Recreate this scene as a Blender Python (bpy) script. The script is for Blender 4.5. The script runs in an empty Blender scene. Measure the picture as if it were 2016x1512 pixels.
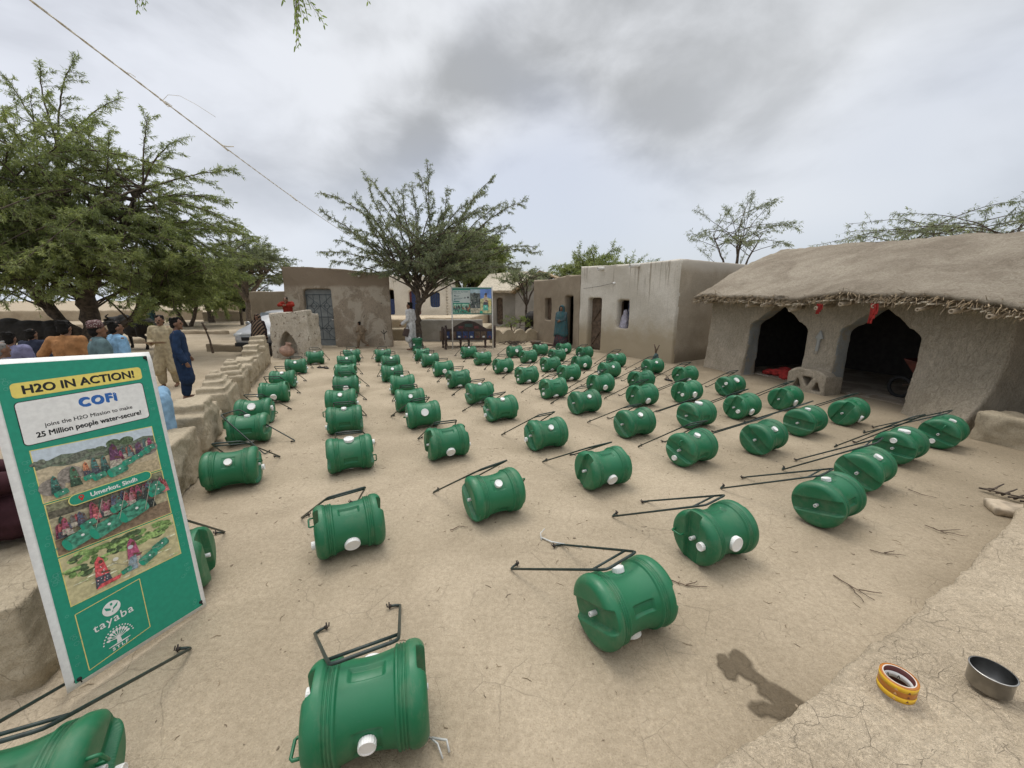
import bpy, bmesh, math, random
import numpy as np
from mathutils import Vector, Matrix, noise
R=math.radians; PI=math.pi
sc=bpy.context.scene; COL=sc.collection
random.seed(7)
# ---------------------------------------------------------------- materials
def N(nt,typ,_p=None,**ins):
    n=nt.nodes.new(typ)
    for k,v in (_p or {}).items(): setattr(n,k,v)
    for k,v in ins.items():
        k=k.replace('_',' ')
        s=n.inputs[int(k[1:])] if k[0]=='i' and k[1:].isdigit() else n.inputs[k]
        if isinstance(v,bpy.types.NodeSocket): nt.links.new(v,s)
        else: s.default_value=v
    return n
def c4(c): return (c[0],c[1],c[2],1.0)
def newmat(name):
    m=bpy.data.materials.new(name); m.use_nodes=True
    nt=m.node_tree; b=nt.nodes['Principled BSDF']; return m,nt,b
def mix(nt,fac,a,b,mode='MIX'):
    n=nt.nodes.new('ShaderNodeMix'); n.data_type='RGBA'; n.blend_type=mode
    for s,v in ((n.inputs[0],fac),(n.inputs[6],a),(n.inputs[7],b)):
        if isinstance(v,bpy.types.NodeSocket): nt.links.new(v,s)
        elif s.type=='RGBA': s.default_value=c4(v)
        else: s.default_value=v
    return n.outputs[2]
def ramp(nt,fac,lo,hi,a=0.0,b=1.0):
    n=N(nt,'ShaderNodeMapRange',{'interpolation_type':'SMOOTHSTEP'},i0=fac,i1=lo,i2=hi,i3=a,i4=b); return n.outputs[0]
def pos(nt,scale=(1,1,1),obj=False):
    if obj: o=N(nt,'ShaderNodeTexCoord').outputs['Object']
    else: o=N(nt,'ShaderNodeNewGeometry').outputs['Position']
    return N(nt,'ShaderNodeMapping',i0=o,Scale=scale).outputs[0]
def noi(nt,vec,s,d=4,r=.55,dist=0.0):
    return N(nt,'ShaderNodeTexNoise',Vector=vec,Scale=s,Detail=d,Roughness=r,Distortion=dist).outputs[0]
def math_(nt,op,a,b=0.0,c=None):
    kw=dict(i0=a,i1=b)
    return N(nt,'ShaderNodeMath',{'operation':op},**kw).outputs[0]
def bump(nt,b,h,st=.4,d=.02):
    n=N(nt,'ShaderNodeBump',Strength=st,Distance=d,Height=h); nt.links.new(n.outputs[0],b.inputs['Normal'])
def plain(name,c,rough=.6,var=.25,s=9,metal=0.0,obj=True,spec=.5,bmp=0.0):
    m,nt,b=newmat(name); v=pos(nt,obj=obj)
    f=noi(nt,v,s,5)
    col=mix(nt,ramp(nt,f,.3,.7),[x*(1-var) for x in c],[min(1,x*(1+var)) for x in c])
    nt.links.new(col,b.inputs['Base Color']); b.inputs['Roughness'].default_value=rough; b.inputs['Metallic'].default_value=metal
    b.inputs['Specular IOR Level'].default_value=spec
    if bmp: bump(nt,b,noi(nt,v,s*6,3),bmp,.01)
    return m
def mud(name,c1,c2,s=1.0,cracks=.0,bmp=.5,streak=None,low=None,high=None,spots=None,straw=.0,patch=None,scratch=False,side_grey=False):
    """earth plaster: two tones by noise, optional cracks, vertical rain streaks, tone of the foot (low=(z0,z1,col)) and top band"""
    m,nt,b=newmat(name); v=pos(nt)
    big=noi(nt,v,.9*s,4,.6,.4); fine=noi(nt,v,34*s,4,.68); grain=noi(nt,v,130*s,2,.7)
    col=mix(nt,ramp(nt,big,.33,.68),c1,c2)
    col=mix(nt,ramp(nt,fine,.30,.70),mix(nt,1.0,col,(1.06,1.05,1.04),'MULTIPLY'),mix(nt,1.0,col,(.86,.845,.82),'MULTIPLY'))
    col=mix(nt,ramp(nt,grain,.54,.70,0,.7),col,mix(nt,1.0,col,(1.28,1.25,1.2),'MULTIPLY')); col=mix(nt,ramp(nt,grain,.44,.32,0,.7),col,mix(nt,1.0,col,(.70,.67,.63),'MULTIPLY'))
    sc2=None
    if side_grey:                                                   # greyer, darker ground colour towards the hut side, with a ragged limit
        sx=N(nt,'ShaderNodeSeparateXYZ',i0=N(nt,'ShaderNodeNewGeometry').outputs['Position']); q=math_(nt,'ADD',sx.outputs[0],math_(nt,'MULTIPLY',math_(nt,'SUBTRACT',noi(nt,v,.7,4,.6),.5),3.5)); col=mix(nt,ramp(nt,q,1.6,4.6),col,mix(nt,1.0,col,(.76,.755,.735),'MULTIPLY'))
    if scratch:
        sc2=noi(nt,pos(nt,(13,13,6)),1.0,4,.72,2.5); col=mix(nt,ramp(nt,sc2,.35,.65),mix(nt,1.0,col,(.80,.785,.77),'MULTIPLY'),mix(nt,1.0,col,(1.08,1.07,1.06),'MULTIPLY'))
    if patch:
        pn=noi(nt,v,patch[0],7,.68,.8); col=mix(nt,ramp(nt,pn,patch[1],patch[1]+.09,0,patch[3]),col,patch[2])
    if low:
        z=N(nt,'ShaderNodeSeparateXYZ',i0=N(nt,'ShaderNodeNewGeometry').outputs['Position']).outputs[2]
        zn=math_(nt,'ADD',z,math_(nt,'MULTIPLY',math_(nt,'SUBTRACT',noi(nt,v,2.2,6,.65),.5),low[3]))
        col=mix(nt,ramp(nt,zn,low[0],low[1],1,0),col,low[2])
    if high:
        z=N(nt,'ShaderNodeSeparateXYZ',i0=N(nt,'ShaderNodeNewGeometry').outputs['Position']).outputs[2]
        zn=math_(nt,'ADD',z,math_(nt,'MULTIPLY',math_(nt,'SUBTRACT',noi(nt,v,1.6,5,.6),.5),high[3]))
        col=mix(nt,ramp(nt,zn,high[0],high[1],0,1),col,high[2])
    if streak:
        sv=pos(nt,(15,15,.5)); sn=noi(nt,sv,1.0,4,.6); z=N(nt,'ShaderNodeSeparateXYZ',i0=N(nt,'ShaderNodeNewGeometry').outputs['Position']).outputs[2]
        f=math_(nt,'MULTIPLY',ramp(nt,sn,.56,.66),ramp(nt,math_(nt,'ADD',z,math_(nt,'MULTIPLY',noi(nt,pos(nt,(3,3,.1)),1.0,2),2.0)),streak[0],streak[1]))
        col=mix(nt,math_(nt,'MULTIPLY',f,streak[3]),col,streak[2])
    if spots:
        sn=noi(nt,v,spots[0],3,.6); col=mix(nt,ramp(nt,sn,spots[1],spots[1]+.05),col,spots[2])
    h=math_(nt,'ADD',math_(nt,'MULTIPLY',fine,.7),math_(nt,'MULTIPLY',grain,.35))
    if sc2: h=math_(nt,'ADD',h,math_(nt,'MULTIPLY',sc2,1.6))
    if straw:
        st=noi(nt,pos(nt,(30,30,30)),1.0,2,.5,6.0); col=mix(nt,ramp(nt,st,.6,.68,0,straw),col,[x*1.5 for x in c2]); h=math_(nt,'ADD',h,math_(nt,'MULTIPLY',st,.6))
    if cracks:
        dv=N(nt,'ShaderNodeMixRGB',{'blend_type':'ADD'},Fac=.16,Color1=v,Color2=N(nt,'ShaderNodeTexNoise',Vector=v,Scale=2.4*s,Detail=5.0).outputs[1]).outputs[0]
        tot=None
        for vs,w,th in ((1.9*s,.007,.50),(5.2*s,.012,.50),(11*s,.02,.56)):
            e=N(nt,'ShaderNodeTexVoronoi',{'feature':'DISTANCE_TO_EDGE'},Vector=dv,Scale=vs).outputs['Distance']
            f=math_(nt,'MULTIPLY',ramp(nt,e,0.0,w,1,0),ramp(nt,noi(nt,v,.8*s+vs*.2,3),th,th+.08))
            tot=f if tot is None else math_(nt,'MAXIMUM',tot,f)
        col=mix(nt,math_(nt,'MULTIPLY',tot,cracks),col,[x*.38 for x in c1]); h=math_(nt,'SUBTRACT',h,math_(nt,'MULTIPLY',tot,1.6*cracks))
    nt.links.new(col,b.inputs['Base Color']); b.inputs['Roughness'].default_value=.93; b.inputs['Specular IOR Level'].default_value=.2
    bump(nt,b,h,bmp,.02); return m
# ---------------------------------------------------------------- objects
def link(o,parent=None):
    COL.objects.link(o)
    if parent is not None: o.parent=parent
    return o
def tag(o,label=None,cat=None,group=None,kind=None):
    if label: o['label']=label
    if cat: o['category']=cat
    if group: o['group']=group
    if kind: o['kind']=kind
    return o
def empty(name,loc,rz,label,cat,group=None,parent=None):
    o=bpy.data.objects.new(name,None); o.empty_display_size=.1; link(o,parent); o.location=loc; o.rotation_euler=(0,0,rz)
    return tag(o,label,cat,group)
def obj(name,me,mat=None,parent=None,smooth=False,loc=None,rot=None):
    o=bpy.data.objects.new(name,me); link(o,parent)
    if mat is not None:
        for mm in (mat if isinstance(mat,(list,tuple)) else [mat]):
            if mm.name not in [x.name for x in me.materials if x]: me.materials.append(mm)
    if smooth: me.shade_smooth()
    if loc is not None: o.location=loc
    if rot is not None: o.rotation_euler=rot
    return o
def tomesh(bm,name='m'):
    me=bpy.data.meshes.new(name); bmesh.ops.recalc_face_normals(bm,faces=bm.faces); bm.to_mesh(me); bm.free(); return me
def box(bm,x0,x1,y0,y1,z0,z1,M=None):
    vs=[bm.verts.new((x,y,z)) for z in (z0,z1) for y in (y0,y1) for x in (x0,x1)]
    if M is not None:
        for v in vs: v.co=M@v.co
    for f in ((0,1,3,2),(4,6,7,5),(0,4,5,1),(2,3,7,6),(0,2,6,4),(1,5,7,3)): bm.faces.new([vs[i] for i in f])
    return vs
def tube(bm,pts,rad,seg=8,cap=True,closed=False):
    pts=[Vector(p) for p in pts]; n=len(pts); rad=rad if isinstance(rad,(list,tuple)) else [rad]*n
    rings=[]; up=None
    for i,p in enumerate(pts):
        if closed: t=(pts[(i+1)%n]-pts[i-1])
        else: t=(pts[min(i+1,n-1)]-pts[max(i-1,0)])
        if t.length<1e-9: t=Vector((0,0,1))
        t.normalize()
        if up is None:
            up=t.orthogonal().normalized()
        else:
            up=(up-t*up.dot(t)); up=up.normalized() if up.length>1e-6 else t.orthogonal().normalized()
        s=t.cross(up)
        rings.append([bm.verts.new(p+(up*math.cos(2*PI*k/seg)+s*math.sin(2*PI*k/seg))*rad[i]) for k in range(seg)])
    m=n if closed else n-1
    for i in range(m):
        a,b=rings[i],rings[(i+1)%n]
        for k in range(seg): bm.faces.new((a[k],a[(k+1)%seg],b[(k+1)%seg],b[k]))
    if cap and not closed:
        bm.faces.new(rings[0][::-1]); bm.faces.new(rings[-1])
def lathe(bm,prof,seg=24,M=None,closed=False):
    rings=[]
    for r,z in prof:
        if r<1e-6:
            rings.append([bm.verts.new((0,0,z))])
        else: rings.append([bm.verts.new((r*math.cos(2*PI*k/seg),r*math.sin(2*PI*k/seg),z)) for k in range(seg)])
    for a,b in zip(rings,rings[1:]):
        for k in range(seg):
            q=[a[k%len(a)],a[(k+1)%len(a)],b[(k+1)%len(b)],b[k%len(b)]]
            q=[v for i,v in enumerate(q) if v not in q[:i]]
            if len(q)>2: bm.faces.new(q)
    if M is not None:
        for rg in rings:
            for v in rg: v.co=M@v.co
def capsule(bm,p0,r0,p1,r1,seg=10):
    p0=Vector(p0);p1=Vector(p1);d=p1-p0;L=max(d.length,1e-4)
    M=Matrix.Translation(p0)@(d if d.length>1e-5 else Vector((0,0,1))).to_track_quat('Z','Y').to_matrix().to_4x4()
    pr=[(r0*math.sin(a),-r0*math.cos(a)) for a in (0,.5,1.0,PI/2)]+[(r1*math.cos(a),L+r1*math.sin(a)) for a in (0,.57,1.07,PI/2)]
    pr[0]=(0,pr[0][1]); pr[-1]=(0,pr[-1][1]); lathe(bm,pr,seg,M)
def ell(bm,c,r,M=None,seg=12):
    pr=[(math.sin(a*PI/8),-math.cos(a*PI/8)) for a in range(9)]; pr[0]=(0,-1); pr[-1]=(0,1)
    T=Matrix.Translation(c)@(M if M is not None else Matrix.Identity(4))@Matrix.Diagonal((r[0],r[1],r[2],1)); lathe(bm,pr,seg,T)
def evalmesh(me,mods):
    o=bpy.data.objects.new('tmp',me); COL.objects.link(o)
    for typ,pr in mods:
        m=o.modifiers.new('m',typ)
        for k,v in pr.items(): setattr(m,k,v)
    dg=bpy.context.evaluated_depsgraph_get(); r=bpy.data.meshes.new_from_object(o.evaluated_get(dg))
    bpy.data.objects.remove(o); r.materials.clear(); return r
def vox(bm,size,smooth=2,amp=0.0,fs=3.0,zs=1.0,seed=0):
    me=tomesh(bm); r=evalmesh(me,[('REMESH',{'mode':'VOXEL','voxel_size':size}),('SMOOTH',{'iterations':smooth,'factor':.5})] if smooth else [('REMESH',{'mode':'VOXEL','voxel_size':size})])
    if amp: rough(r,amp,fs,zs,seed)
    r.shade_smooth(); return r
def rough(me,amp,fs,zs=1.0,seed=0):
    n=len(me.vertices); co=np.empty(n*3,np.float32); no=np.empty(n*3,np.float32)
    me.vertices.foreach_get('co',co); me.vertices.foreach_get('normal',no); co=co.reshape(-1,3); no=no.reshape(-1,3)
    k=np.array([noise.fractal(Vector((x*fs+seed,y*fs,z*fs*zs)),.8,2.1,4) for x,y,z in co],np.float32)
    co+=no*(k*amp)[:,None]; me.vertices.foreach_set('co',co.ravel()); me.update()
def plate(outer,holes=(),depth=.1):
    """flat sheet with holes in XY, thickness depth, front face at z=0"""
    cu=bpy.data.curves.new('c','CURVE'); cu.dimensions='2D'; cu.fill_mode='BOTH'; cu.extrude=depth/2
    for pl in (outer,*holes):
        s=cu.splines.new('POLY'); s.points.add(len(pl)-1); s.use_cyclic_u=True
        for p,q in zip(s.points,pl): p.co=(q[0],q[1],0,1)
    o=bpy.data.objects.new('t',cu); COL.objects.link(o); dg=bpy.context.evaluated_depsgraph_get()
    me=bpy.data.meshes.new_from_object(o.evaluated_get(dg)); bpy.data.objects.remove(o)
    bm=bmesh.new(); bm.from_mesh(me); bmesh.ops.remove_doubles(bm,verts=bm.verts,dist=1e-5)
    for v in bm.verts: v.co.z-=depth/2
    return bm
def merge(bm,src,M=None):
    me=bpy.data.meshes.new('x'); src.to_mesh(me); src.free()
    if M is not None: me.transform(M)
    bm.from_mesh(me); bpy.data.meshes.remove(me)
def text(s,size,bold=.0,ext=.0006,align='LEFT',shear=0.0,space=1.0):
    cu=bpy.data.curves.new('t','FONT'); cu.body=s; cu.size=size; cu.offset=bold; cu.extrude=ext; cu.align_x=align; cu.shear=shear; cu.space_character=space; cu.resolution_u=3
    o=bpy.data.objects.new('t',cu); COL.objects.link(o); dg=bpy.context.evaluated_depsgraph_get()
    me=bpy.data.meshes.new_from_object(o.evaluated_get(dg)); bpy.data.objects.remove(o); me.materials.clear(); return me
def frame(P0,P1,z=0.0):
    """local x along P0->P1, local y up, local z out towards the courtyard"""
    d=(Vector(P1)-Vector(P0)); d=Vector((d.x,d.y,0)).normalized(); up=Vector((0,0,1)); n=d.cross(up)
    M=Matrix((( d.x,up.x,n.x,P0[0]),(d.y,up.y,n.y,P0[1]),(d.z,up.z,n.z,z),(0,0,0,1))); return M
def rect(x0,x1,y0,y1): return [(x0,y0),(x1,y0),(x1,y1),(x0,y1)]
def rrect(x0,x1,y0,y1,r,n=5):
    o=[]
    for cx,cy,a in ((x1-r,y0+r,-90),(x1-r,y1-r,0),(x0+r,y1-r,90),(x0+r,y0+r,180)):
        o+=[(cx+r*math.cos(R(a+90*i/n)),cy+r*math.sin(R(a+90*i/n))) for i in range(n+1)]
    return o
def copy_tree(o,parent=None):
    c=o.copy(); COL.objects.link(c)
    if parent is not None: c.parent=parent
    for ch in list(o.children): copy_tree(ch,c)
    return c
# ---------------------------------------------------------------- camera, sky, sun
cam=bpy.data.cameras.new('camera'); co=bpy.data.objects.new('camera',cam); COL.objects.link(co)
cam.sensor_width=36; cam.lens=36*760/2016; cam.clip_start=.05; cam.clip_end=3000
co.location=(0,0,1.83); co.rotation_euler=(R(90-12.32),0,0); sc.camera=co
SUN_EL,SUN_AZ=R(68),R(-35)          # azimuth clockwise from +Y
w=bpy.data.worlds.new('World'); sc.world=w; w.use_nodes=True; nt=w.node_tree
bg=nt.nodes['Background']
sky=N(nt,'ShaderNodeTexSky',{'sky_type':'NISHITA','sun_disc':False,'sun_elevation':SUN_EL,'sun_rotation':SUN_AZ,'dust_density':2.0})
skyc=mix(nt,1.0,sky.outputs[0],(.085,.085,.095),'MULTIPLY')
g=N(nt,'ShaderNodeTexCoord').outputs['Generated']; sp=N(nt,'ShaderNodeSeparateXYZ',i0=g)
cv=N(nt,'ShaderNodeMapping',i0=g,Location=(.306,.665,.553),Rotation=(.25,-.35,.3),Scale=(1.25,1.25,2.1)).outputs[0]
n1=noi(nt,cv,1.25,3,.48,.35); n2=noi(nt,cv,3.6,5,.55,.25)
nn=math_(nt,'ADD',math_(nt,'MULTIPLY',n1,.72),math_(nt,'MULTIPLY',n2,.28))
cloud=mix(nt,ramp(nt,nn,.40,.575),(.365,.378,.395),(.69,.71,.745))
zen=ramp(nt,sp.outputs[2],.55,.95)                       # overcast: brighter overhead
cloud=mix(nt,zen,cloud,mix(nt,1.0,cloud,(2.9,2.8,2.7),'MULTIPLY'))
hor=ramp(nt,sp.outputs[2],.02,.38,1,0)
cloud=mix(nt,math_(nt,'MULTIPLY',hor,.65),cloud,(.63,.67,.715))
cloud=mix(nt,math_(nt,'MULTIPLY',ramp(nt,sp.outputs[0],.15,.8),.45),cloud,(.68,.705,.735)); cloud=mix(nt,math_(nt,'MULTIPLY',ramp(nt,sp.outputs[0],-.15,-.75),.28),cloud,(.56,.61,.76))
cloud=mix(nt,math_(nt,'MULTIPLY',ramp(nt,noi(nt,cv,.5,3,.5),.50,.66),.32),cloud,skyc)
nt.links.new(cloud,bg.inputs[0]); bg.inputs[1].default_value=1.0
sl=bpy.data.lights.new('sun','SUN'); so=bpy.data.objects.new('sun',sl); COL.objects.link(so)
sl.energy=1.15; sl.angle=R(28); sl.color=(1,.95,.87)
sd=Vector((math.sin(SUN_AZ)*math.cos(SUN_EL),math.cos(SUN_AZ)*math.cos(SUN_EL),math.sin(SUN_EL))); so.rotation_euler=sd.to_track_quat('Z','Y').to_euler()
sc.cycles.max_bounces=6; sc.cycles.diffuse_bounces=3; sc.cycles.glossy_bounces=3; sc.cycles.transmission_bounces=4; sc.cycles.transparent_max_bounces=8
sc.view_settings.view_transform='Standard'; sc.view_settings.look='None'; sc.view_settings.exposure=.28; sc.view_settings.gamma=1.0
# ---------------------------------------------------------------- materials in use
M={}
M['ground']=mud('ground_mud',(.345,.288,.208),(.445,.375,.278),1.0,cracks=.30,bmp=.45,side_grey=True,spots=(5.5,.735,(.2,.15,.1)),straw=.12)
M['ledge']=mud('ledge_mud',(.51,.425,.31),(.63,.535,.40),1.6,cracks=.2,bmp=1.0,patch=(2.1,.62,(.33,.27,.19),.7),straw=.3)
M['mud']=mud('mud_plaster',(.30,.245,.175),(.39,.325,.235),1.0,bmp=.6,straw=.35)
M['mudgrey']=mud('grey_mud',(.265,.22,.165),(.33,.28,.215),1.2,bmp=.4)
M['wallmud']=mud('low_wall_mud',(.34,.29,.21),(.45,.39,.29),1.4,cracks=.4,bmp=.6)
M['thatchwall']=mud('hut_mud',(.45,.40,.315),(.57,.51,.415),1.1,bmp=1.3,straw=.5,scratch=True,streak=(2.1,3.2,(.25,.21,.155),.4),patch=(2.5,.56,(.33,.275,.20),.5))
M['backhouse']=mud('patchy_plaster',(.27,.23,.18),(.35,.30,.24),1.1,bmp=.8,scratch=True,patch=(1.4,.48,(.47,.42,.345),.6),high=(2.25,2.4,(.24,.19,.14),.22),spots=(3.2,.66,(.16,.13,.1)))
M['white']=mud('whitewash',(.50,.47,.41),(.63,.60,.54),1.0,bmp=.3,low=(.55,1.5,(.36,.30,.21),1.0),streak=(2.2,3.6,(.24,.20,.15),.75),spots=(9,.70,(.36,.31,.24)))
M['whitefar']=mud('far_whitewash',(.60,.56,.48),(.72,.68,.60),1.0,bmp=.2,streak=(2.6,3.8,(.40,.33,.24),.6))
M['shrine']=mud('flaking_whitewash',(.47,.43,.36),(.58,.54,.46),1.4,bmp=.6,spots=(11,.60,(.20,.165,.125)),patch=(3.0,.56,(.34,.29,.215),.75),scratch=True)
M['blueplaster']=mud('bluegrey_plaster',(.25,.265,.26),(.33,.34,.33),1.6,bmp=.7,patch=(4,.50,(.33,.285,.215),.85))
M['dark']=plain('dark_room',(.05,.045,.04),.95)  # shade of the hut interior put into a near-black colour
M['concrete']=mud('grey_render',(.27,.26,.23),(.36,.34,.31),1.0,bmp=.3)
M['straw']=plain('straw',(.33,.25,.155),.9,.45,14,bmp=.3)
M['strawdark']=plain('weathered_straw',(.16,.12,.08),.95,.45,14)
M['cane']=plain('cane_poles',(.40,.33,.24),.7,.3,10)
M['wood']=plain('brown_wood',(.11,.075,.05),.75,.35,8,bmp=.3)
M['darkwood']=plain('carved_dark_wood',(.045,.026,.02),.55,.35,10,bmp=.3)
M['bluepaint']=plain('blue_paint',(.02,.04,.12),.5,.4,12)
M['redpaint']=plain('maroon_paint',(.12,.03,.03),.5,.4,12)
M['metalgrey']=plain('grey_door_metal',(.15,.165,.165),.5,.15,6)
M['metaldark']=plain('dark_door_bars',(.045,.058,.065),.5,.2,6)
M['rod']=plain('dark_green_rod',(.012,.026,.022),.45,.4,30)
M['rodtip']=plain('rusted_rod_end',(.03,.022,.018),.8,.4,30)
M['cap']=plain('white_plastic',(.78,.78,.76),.4,.05,20)
M['pin']=plain('grey_pvc',(.55,.56,.54),.45,.08,20)
M['pipe']=plain('white_pipe',(.62,.60,.56),.6,.15,8)
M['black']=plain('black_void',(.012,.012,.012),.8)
M['bark']=plain('bark',(.085,.065,.048),.95,.45,10,obj=False,bmp=.8)
M['barklight']=plain('pale_bark',(.15,.12,.09),.95,.4,10,obj=False,bmp=.8)
M['clay']=plain('clay_pot',(.30,.19,.14),.8,.25,12)
M['redcloth']=plain('red_cloth',(.33,.025,.02),.9,.3,14)
M['rope']=plain('pale_rope',(.60,.57,.50),.9,.25,40)
M['silver']=plain('silver_car_paint',(.40,.41,.42),.3,.06,4,metal=.6)
M['glass']=plain('car_glass',(.08,.10,.115),.08,.2,4)
M['tyre']=plain('tyre_rubber',(.02,.02,.02),.85)
M['steel']=plain('brushed_steel',(.42,.41,.39),.32,.12,30,metal=1.0)
M['steelin']=plain('steel_inside',(.16,.16,.155),.4,.15,30,metal=1.0)
M['hide']=plain('buffalo_hide',(.022,.019,.017),.75,.35,12)
M['horn']=plain('horn',(.05,.045,.04),.5)
M['skin']=plain('brown_skin',(.17,.085,.048),.55,.12,20)
M['hair']=plain('black_hair',(.009,.008,.007),.85,.3,60,spec=.2)
M['greyhair']=plain('grey_hair',(.16,.15,.14),.7,.3,60)
M['eye']=plain('dark_eye',(.015,.012,.01),.3)
M['lip']=plain('lip',(.13,.05,.035),.5)
M['greencloth']=plain('grey_green_cloth',(.06,.10,.10),.9,.35,20)
def leafmat(name,c,t=.35):
    m,nt,b=newmat(name); rnd=N(nt,'ShaderNodeNewGeometry').outputs['Random Per Island']
    v=noi(nt,pos(nt),1.3,3)
    col=mix(nt,rnd,[x*.62 for x in c],[c[0]*1.35,c[1]*1.25,c[2]*1.1]); col=mix(nt,ramp(nt,v,.35,.65),mix(nt,1.0,col,(.7,.75,.75),'MULTIPLY'),col)
    nt.links.new(col,b.inputs['Base Color']); b.inputs['Roughness'].default_value=.6; b.inputs['Specular IOR Level'].default_value=.3
    tr=N(nt,'ShaderNodeBsdfTranslucent',Color=mix(nt,1.0,col,(1.0*t,1.08*t,.75*t),'MULTIPLY')); ms=N(nt,'ShaderNodeAddShader',i0=b.outputs[0],i1=tr.outputs[0])
    nt.links.new(ms.outputs[0],nt.nodes['Material Output'].inputs[0]); return m
M['leaf']=leafmat('feathery_leaf',(.135,.160,.066),1.15); M['leafgrey']=leafmat('grey_green_leaf',(.130,.148,.098),1.1); M['leafbright']=leafmat('bright_leaf',(.13,.175,.05),1.0)
# ---------------------------------------------------------------- ground
WL=[(-.6,-3),(-2.75,1.6),(-4.2,5.2),(-7.5,11.9),(-8.9,15.4),(-9.2,24)]
def outside(x,y):
    best=1e9;sg=0
    for (ax,ay),(bx,by) in zip(WL,WL[1:]):
        dx,dy=bx-ax,by-ay;L2=dx*dx+dy*dy;t=min(1,max(0,((x-ax)*dx+(y-ay)*dy)/L2))
        px,py=ax+t*dx-x,ay+t*dy-y;d=math.hypot(px,py)
        if d<best: best=d;sg=1 if dx*(y-ay)-dy*(x-ax)>0 else -1
    return best*sg
def gz(x,y):
    s=outside(x,y); k=min(1,max(0,(s-.02)/.25)); k=k*k*(3-2*k)
    n=noise.fractal(Vector((x*.35,y*.35,0)),1,2,3)
    n2=noise.fractal(Vector((x*3.1,y*3.1,7)),1,2,3)*.004
    z=n2-.2*k+n*(.006+.05*k*min(1,s/3 if s>0 else 0)); r=math.hypot(x,y)
    return z+ (noise.noise(Vector((x*.02,y*.02,3)))*min(1.2,max(0,(r-40)*.012)))
xs=sorted(set([round(v,3) for v in np.concatenate([np.arange(-700,-60,40),np.arange(-60,-14,1.2),np.arange(-14,9,.13),np.arange(9,40,1.2),np.arange(40,700,40)])]))
ys=sorted(set([round(v,3) for v in np.concatenate([np.arange(-30,-2,2),np.arange(-2,18,.13),np.arange(18,60,1.2),np.arange(60,900,40)])]))
vv=[(x,y,gz(x,y)) for y in ys for x in xs]; nx=len(xs)
ff=[(j*nx+i,j*nx+i+1,(j+1)*nx+i+1,(j+1)*nx+i) for j in range(len(ys)-1) for i in range(nx-1)]
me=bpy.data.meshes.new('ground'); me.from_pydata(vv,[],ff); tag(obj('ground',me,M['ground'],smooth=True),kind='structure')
# raised ledge the photographer stands on
EDGE=[(-.9,.58),(-.2,.76),(.30,.87),(.675,.985),(.83,1.055),(.96,1.10),(1.10,1.18),(1.28,1.265),(1.485,1.375),(1.8,1.525),(2.185,1.72),(2.6,1.935),(3.01,2.165),(3.695,2.555),(4.6,3.05),(7.5,4.4)]
bm=plate([(7.5,-1.5),*EDGE[::-1],(-.9,-1.5)],depth=.5)
for v in bm.verts: v.co.z+=.345
me=vox(bm,.022,1,.014,2.2); rough(me,.010,13,1,5); tag(obj('ledge',me,M['ledge']),kind='structure')
# terraces before the whitewashed house
def slab(name,pts,z0,z1,mat,kind='structure',amp=.02,v=.06):
    bm=plate(pts,depth=z1-z0)
    for q in bm.verts: q.co.z+=z1
    return tag(obj(name,vox(bm,v,2,amp,1.5),mat),kind=kind)
slab('lower_terrace',[(-8.8,17.8),(-1.3,17.7),(-1.1,22),(-8.8,22)],-.3,.53,M['wallmud'])
slab('upper_terrace',[(-10,18.7),(-4.6,18.6),(-4.4,20.5),(-2.2,20.4),(-1.5,30),(-10,30)],-.3,.92,M['ledge'])
# wet patch of spilled water
def gp(u,v):
    X=(u-1008)/760;Y=-(v-756)/760;s,c=math.sin(R(12.32)),math.cos(R(12.32));t=1.83/(s-Y*c);return (X*t,(c+Y*s)*t)
wet=[gp(*p) for p in [(1413,1292),(1425,1290),(1437,1302),(1434,1290),(1445,1281),(1462,1288),(1475,1302),(1480,1318),(1497,1330),(1512,1345),(1530,1350),(1552,1365),(1585,1385),(1560,1415),(1530,1420),(1490,1410),(1472,1395),(1476,1386),(1500,1386),(1520,1388),(1505,1378),(1493,1366),(1488,1350),(1465,1338),(1455,1330),(1450,1342),(1432,1340),(1424,1328),(1411,1312)]]
def pdist(x,y,poly):
    ins=False;best=9
    for (ax,ay),(bx,by) in zip(poly,poly[1:]+poly[:1]):
        if (ay>y)!=(by>y) and x<(bx-ax)*(y-ay)/(by-ay)+ax: ins=not ins
        dx,dy=bx-ax,by-ay;t=min(1,max(0,((x-ax)*dx+(y-ay)*dy)/(dx*dx+dy*dy+1e-12)));best=min(best,math.hypot(ax+t*dx-x,ay+t*dy-y))
    return best if ins else -best
g_=.011; x0,x1=min(p[0] for p in wet)-.04,max(p[0] for p in wet)+.04; y0,y1=min(p[1] for p in wet)-.04,max(p[1] for p in wet)+.04
nx_,ny_=int((x1-x0)/g_),int((y1-y0)/g_); idx={};V=[];A_=[];F=[]
for j in range(ny_+1):
    for i in range(nx_+1):
        x,y=x0+i*g_,y0+j*g_; d=pdist(x,y,wet)+.012*noise.noise(Vector((x*28,y*28,1)))
        if d>-.03: idx[i,j]=len(V); V.append((x,y,gz(x,y)+.005)); t=min(1,max(0,(d+.012)/.026)); A_.append(t*t*(3-2*t))
for (i,j) in idx:
    q=[(i,j),(i+1,j),(i+1,j+1),(i,j+1)]
    if all(k in idx for k in q): F.append([idx[k] for k in q])
me=bpy.data.meshes.new('wet'); me.from_pydata(V,[],F); at=me.attributes.new('soak','FLOAT','POINT'); at.data.foreach_set('value',A_)
mw=M['ground'].copy(); mw.name='wet_mud'; nt=mw.node_tree; b=nt.nodes['Principled BSDF']; src=b.inputs[0].links[0].from_socket
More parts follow.
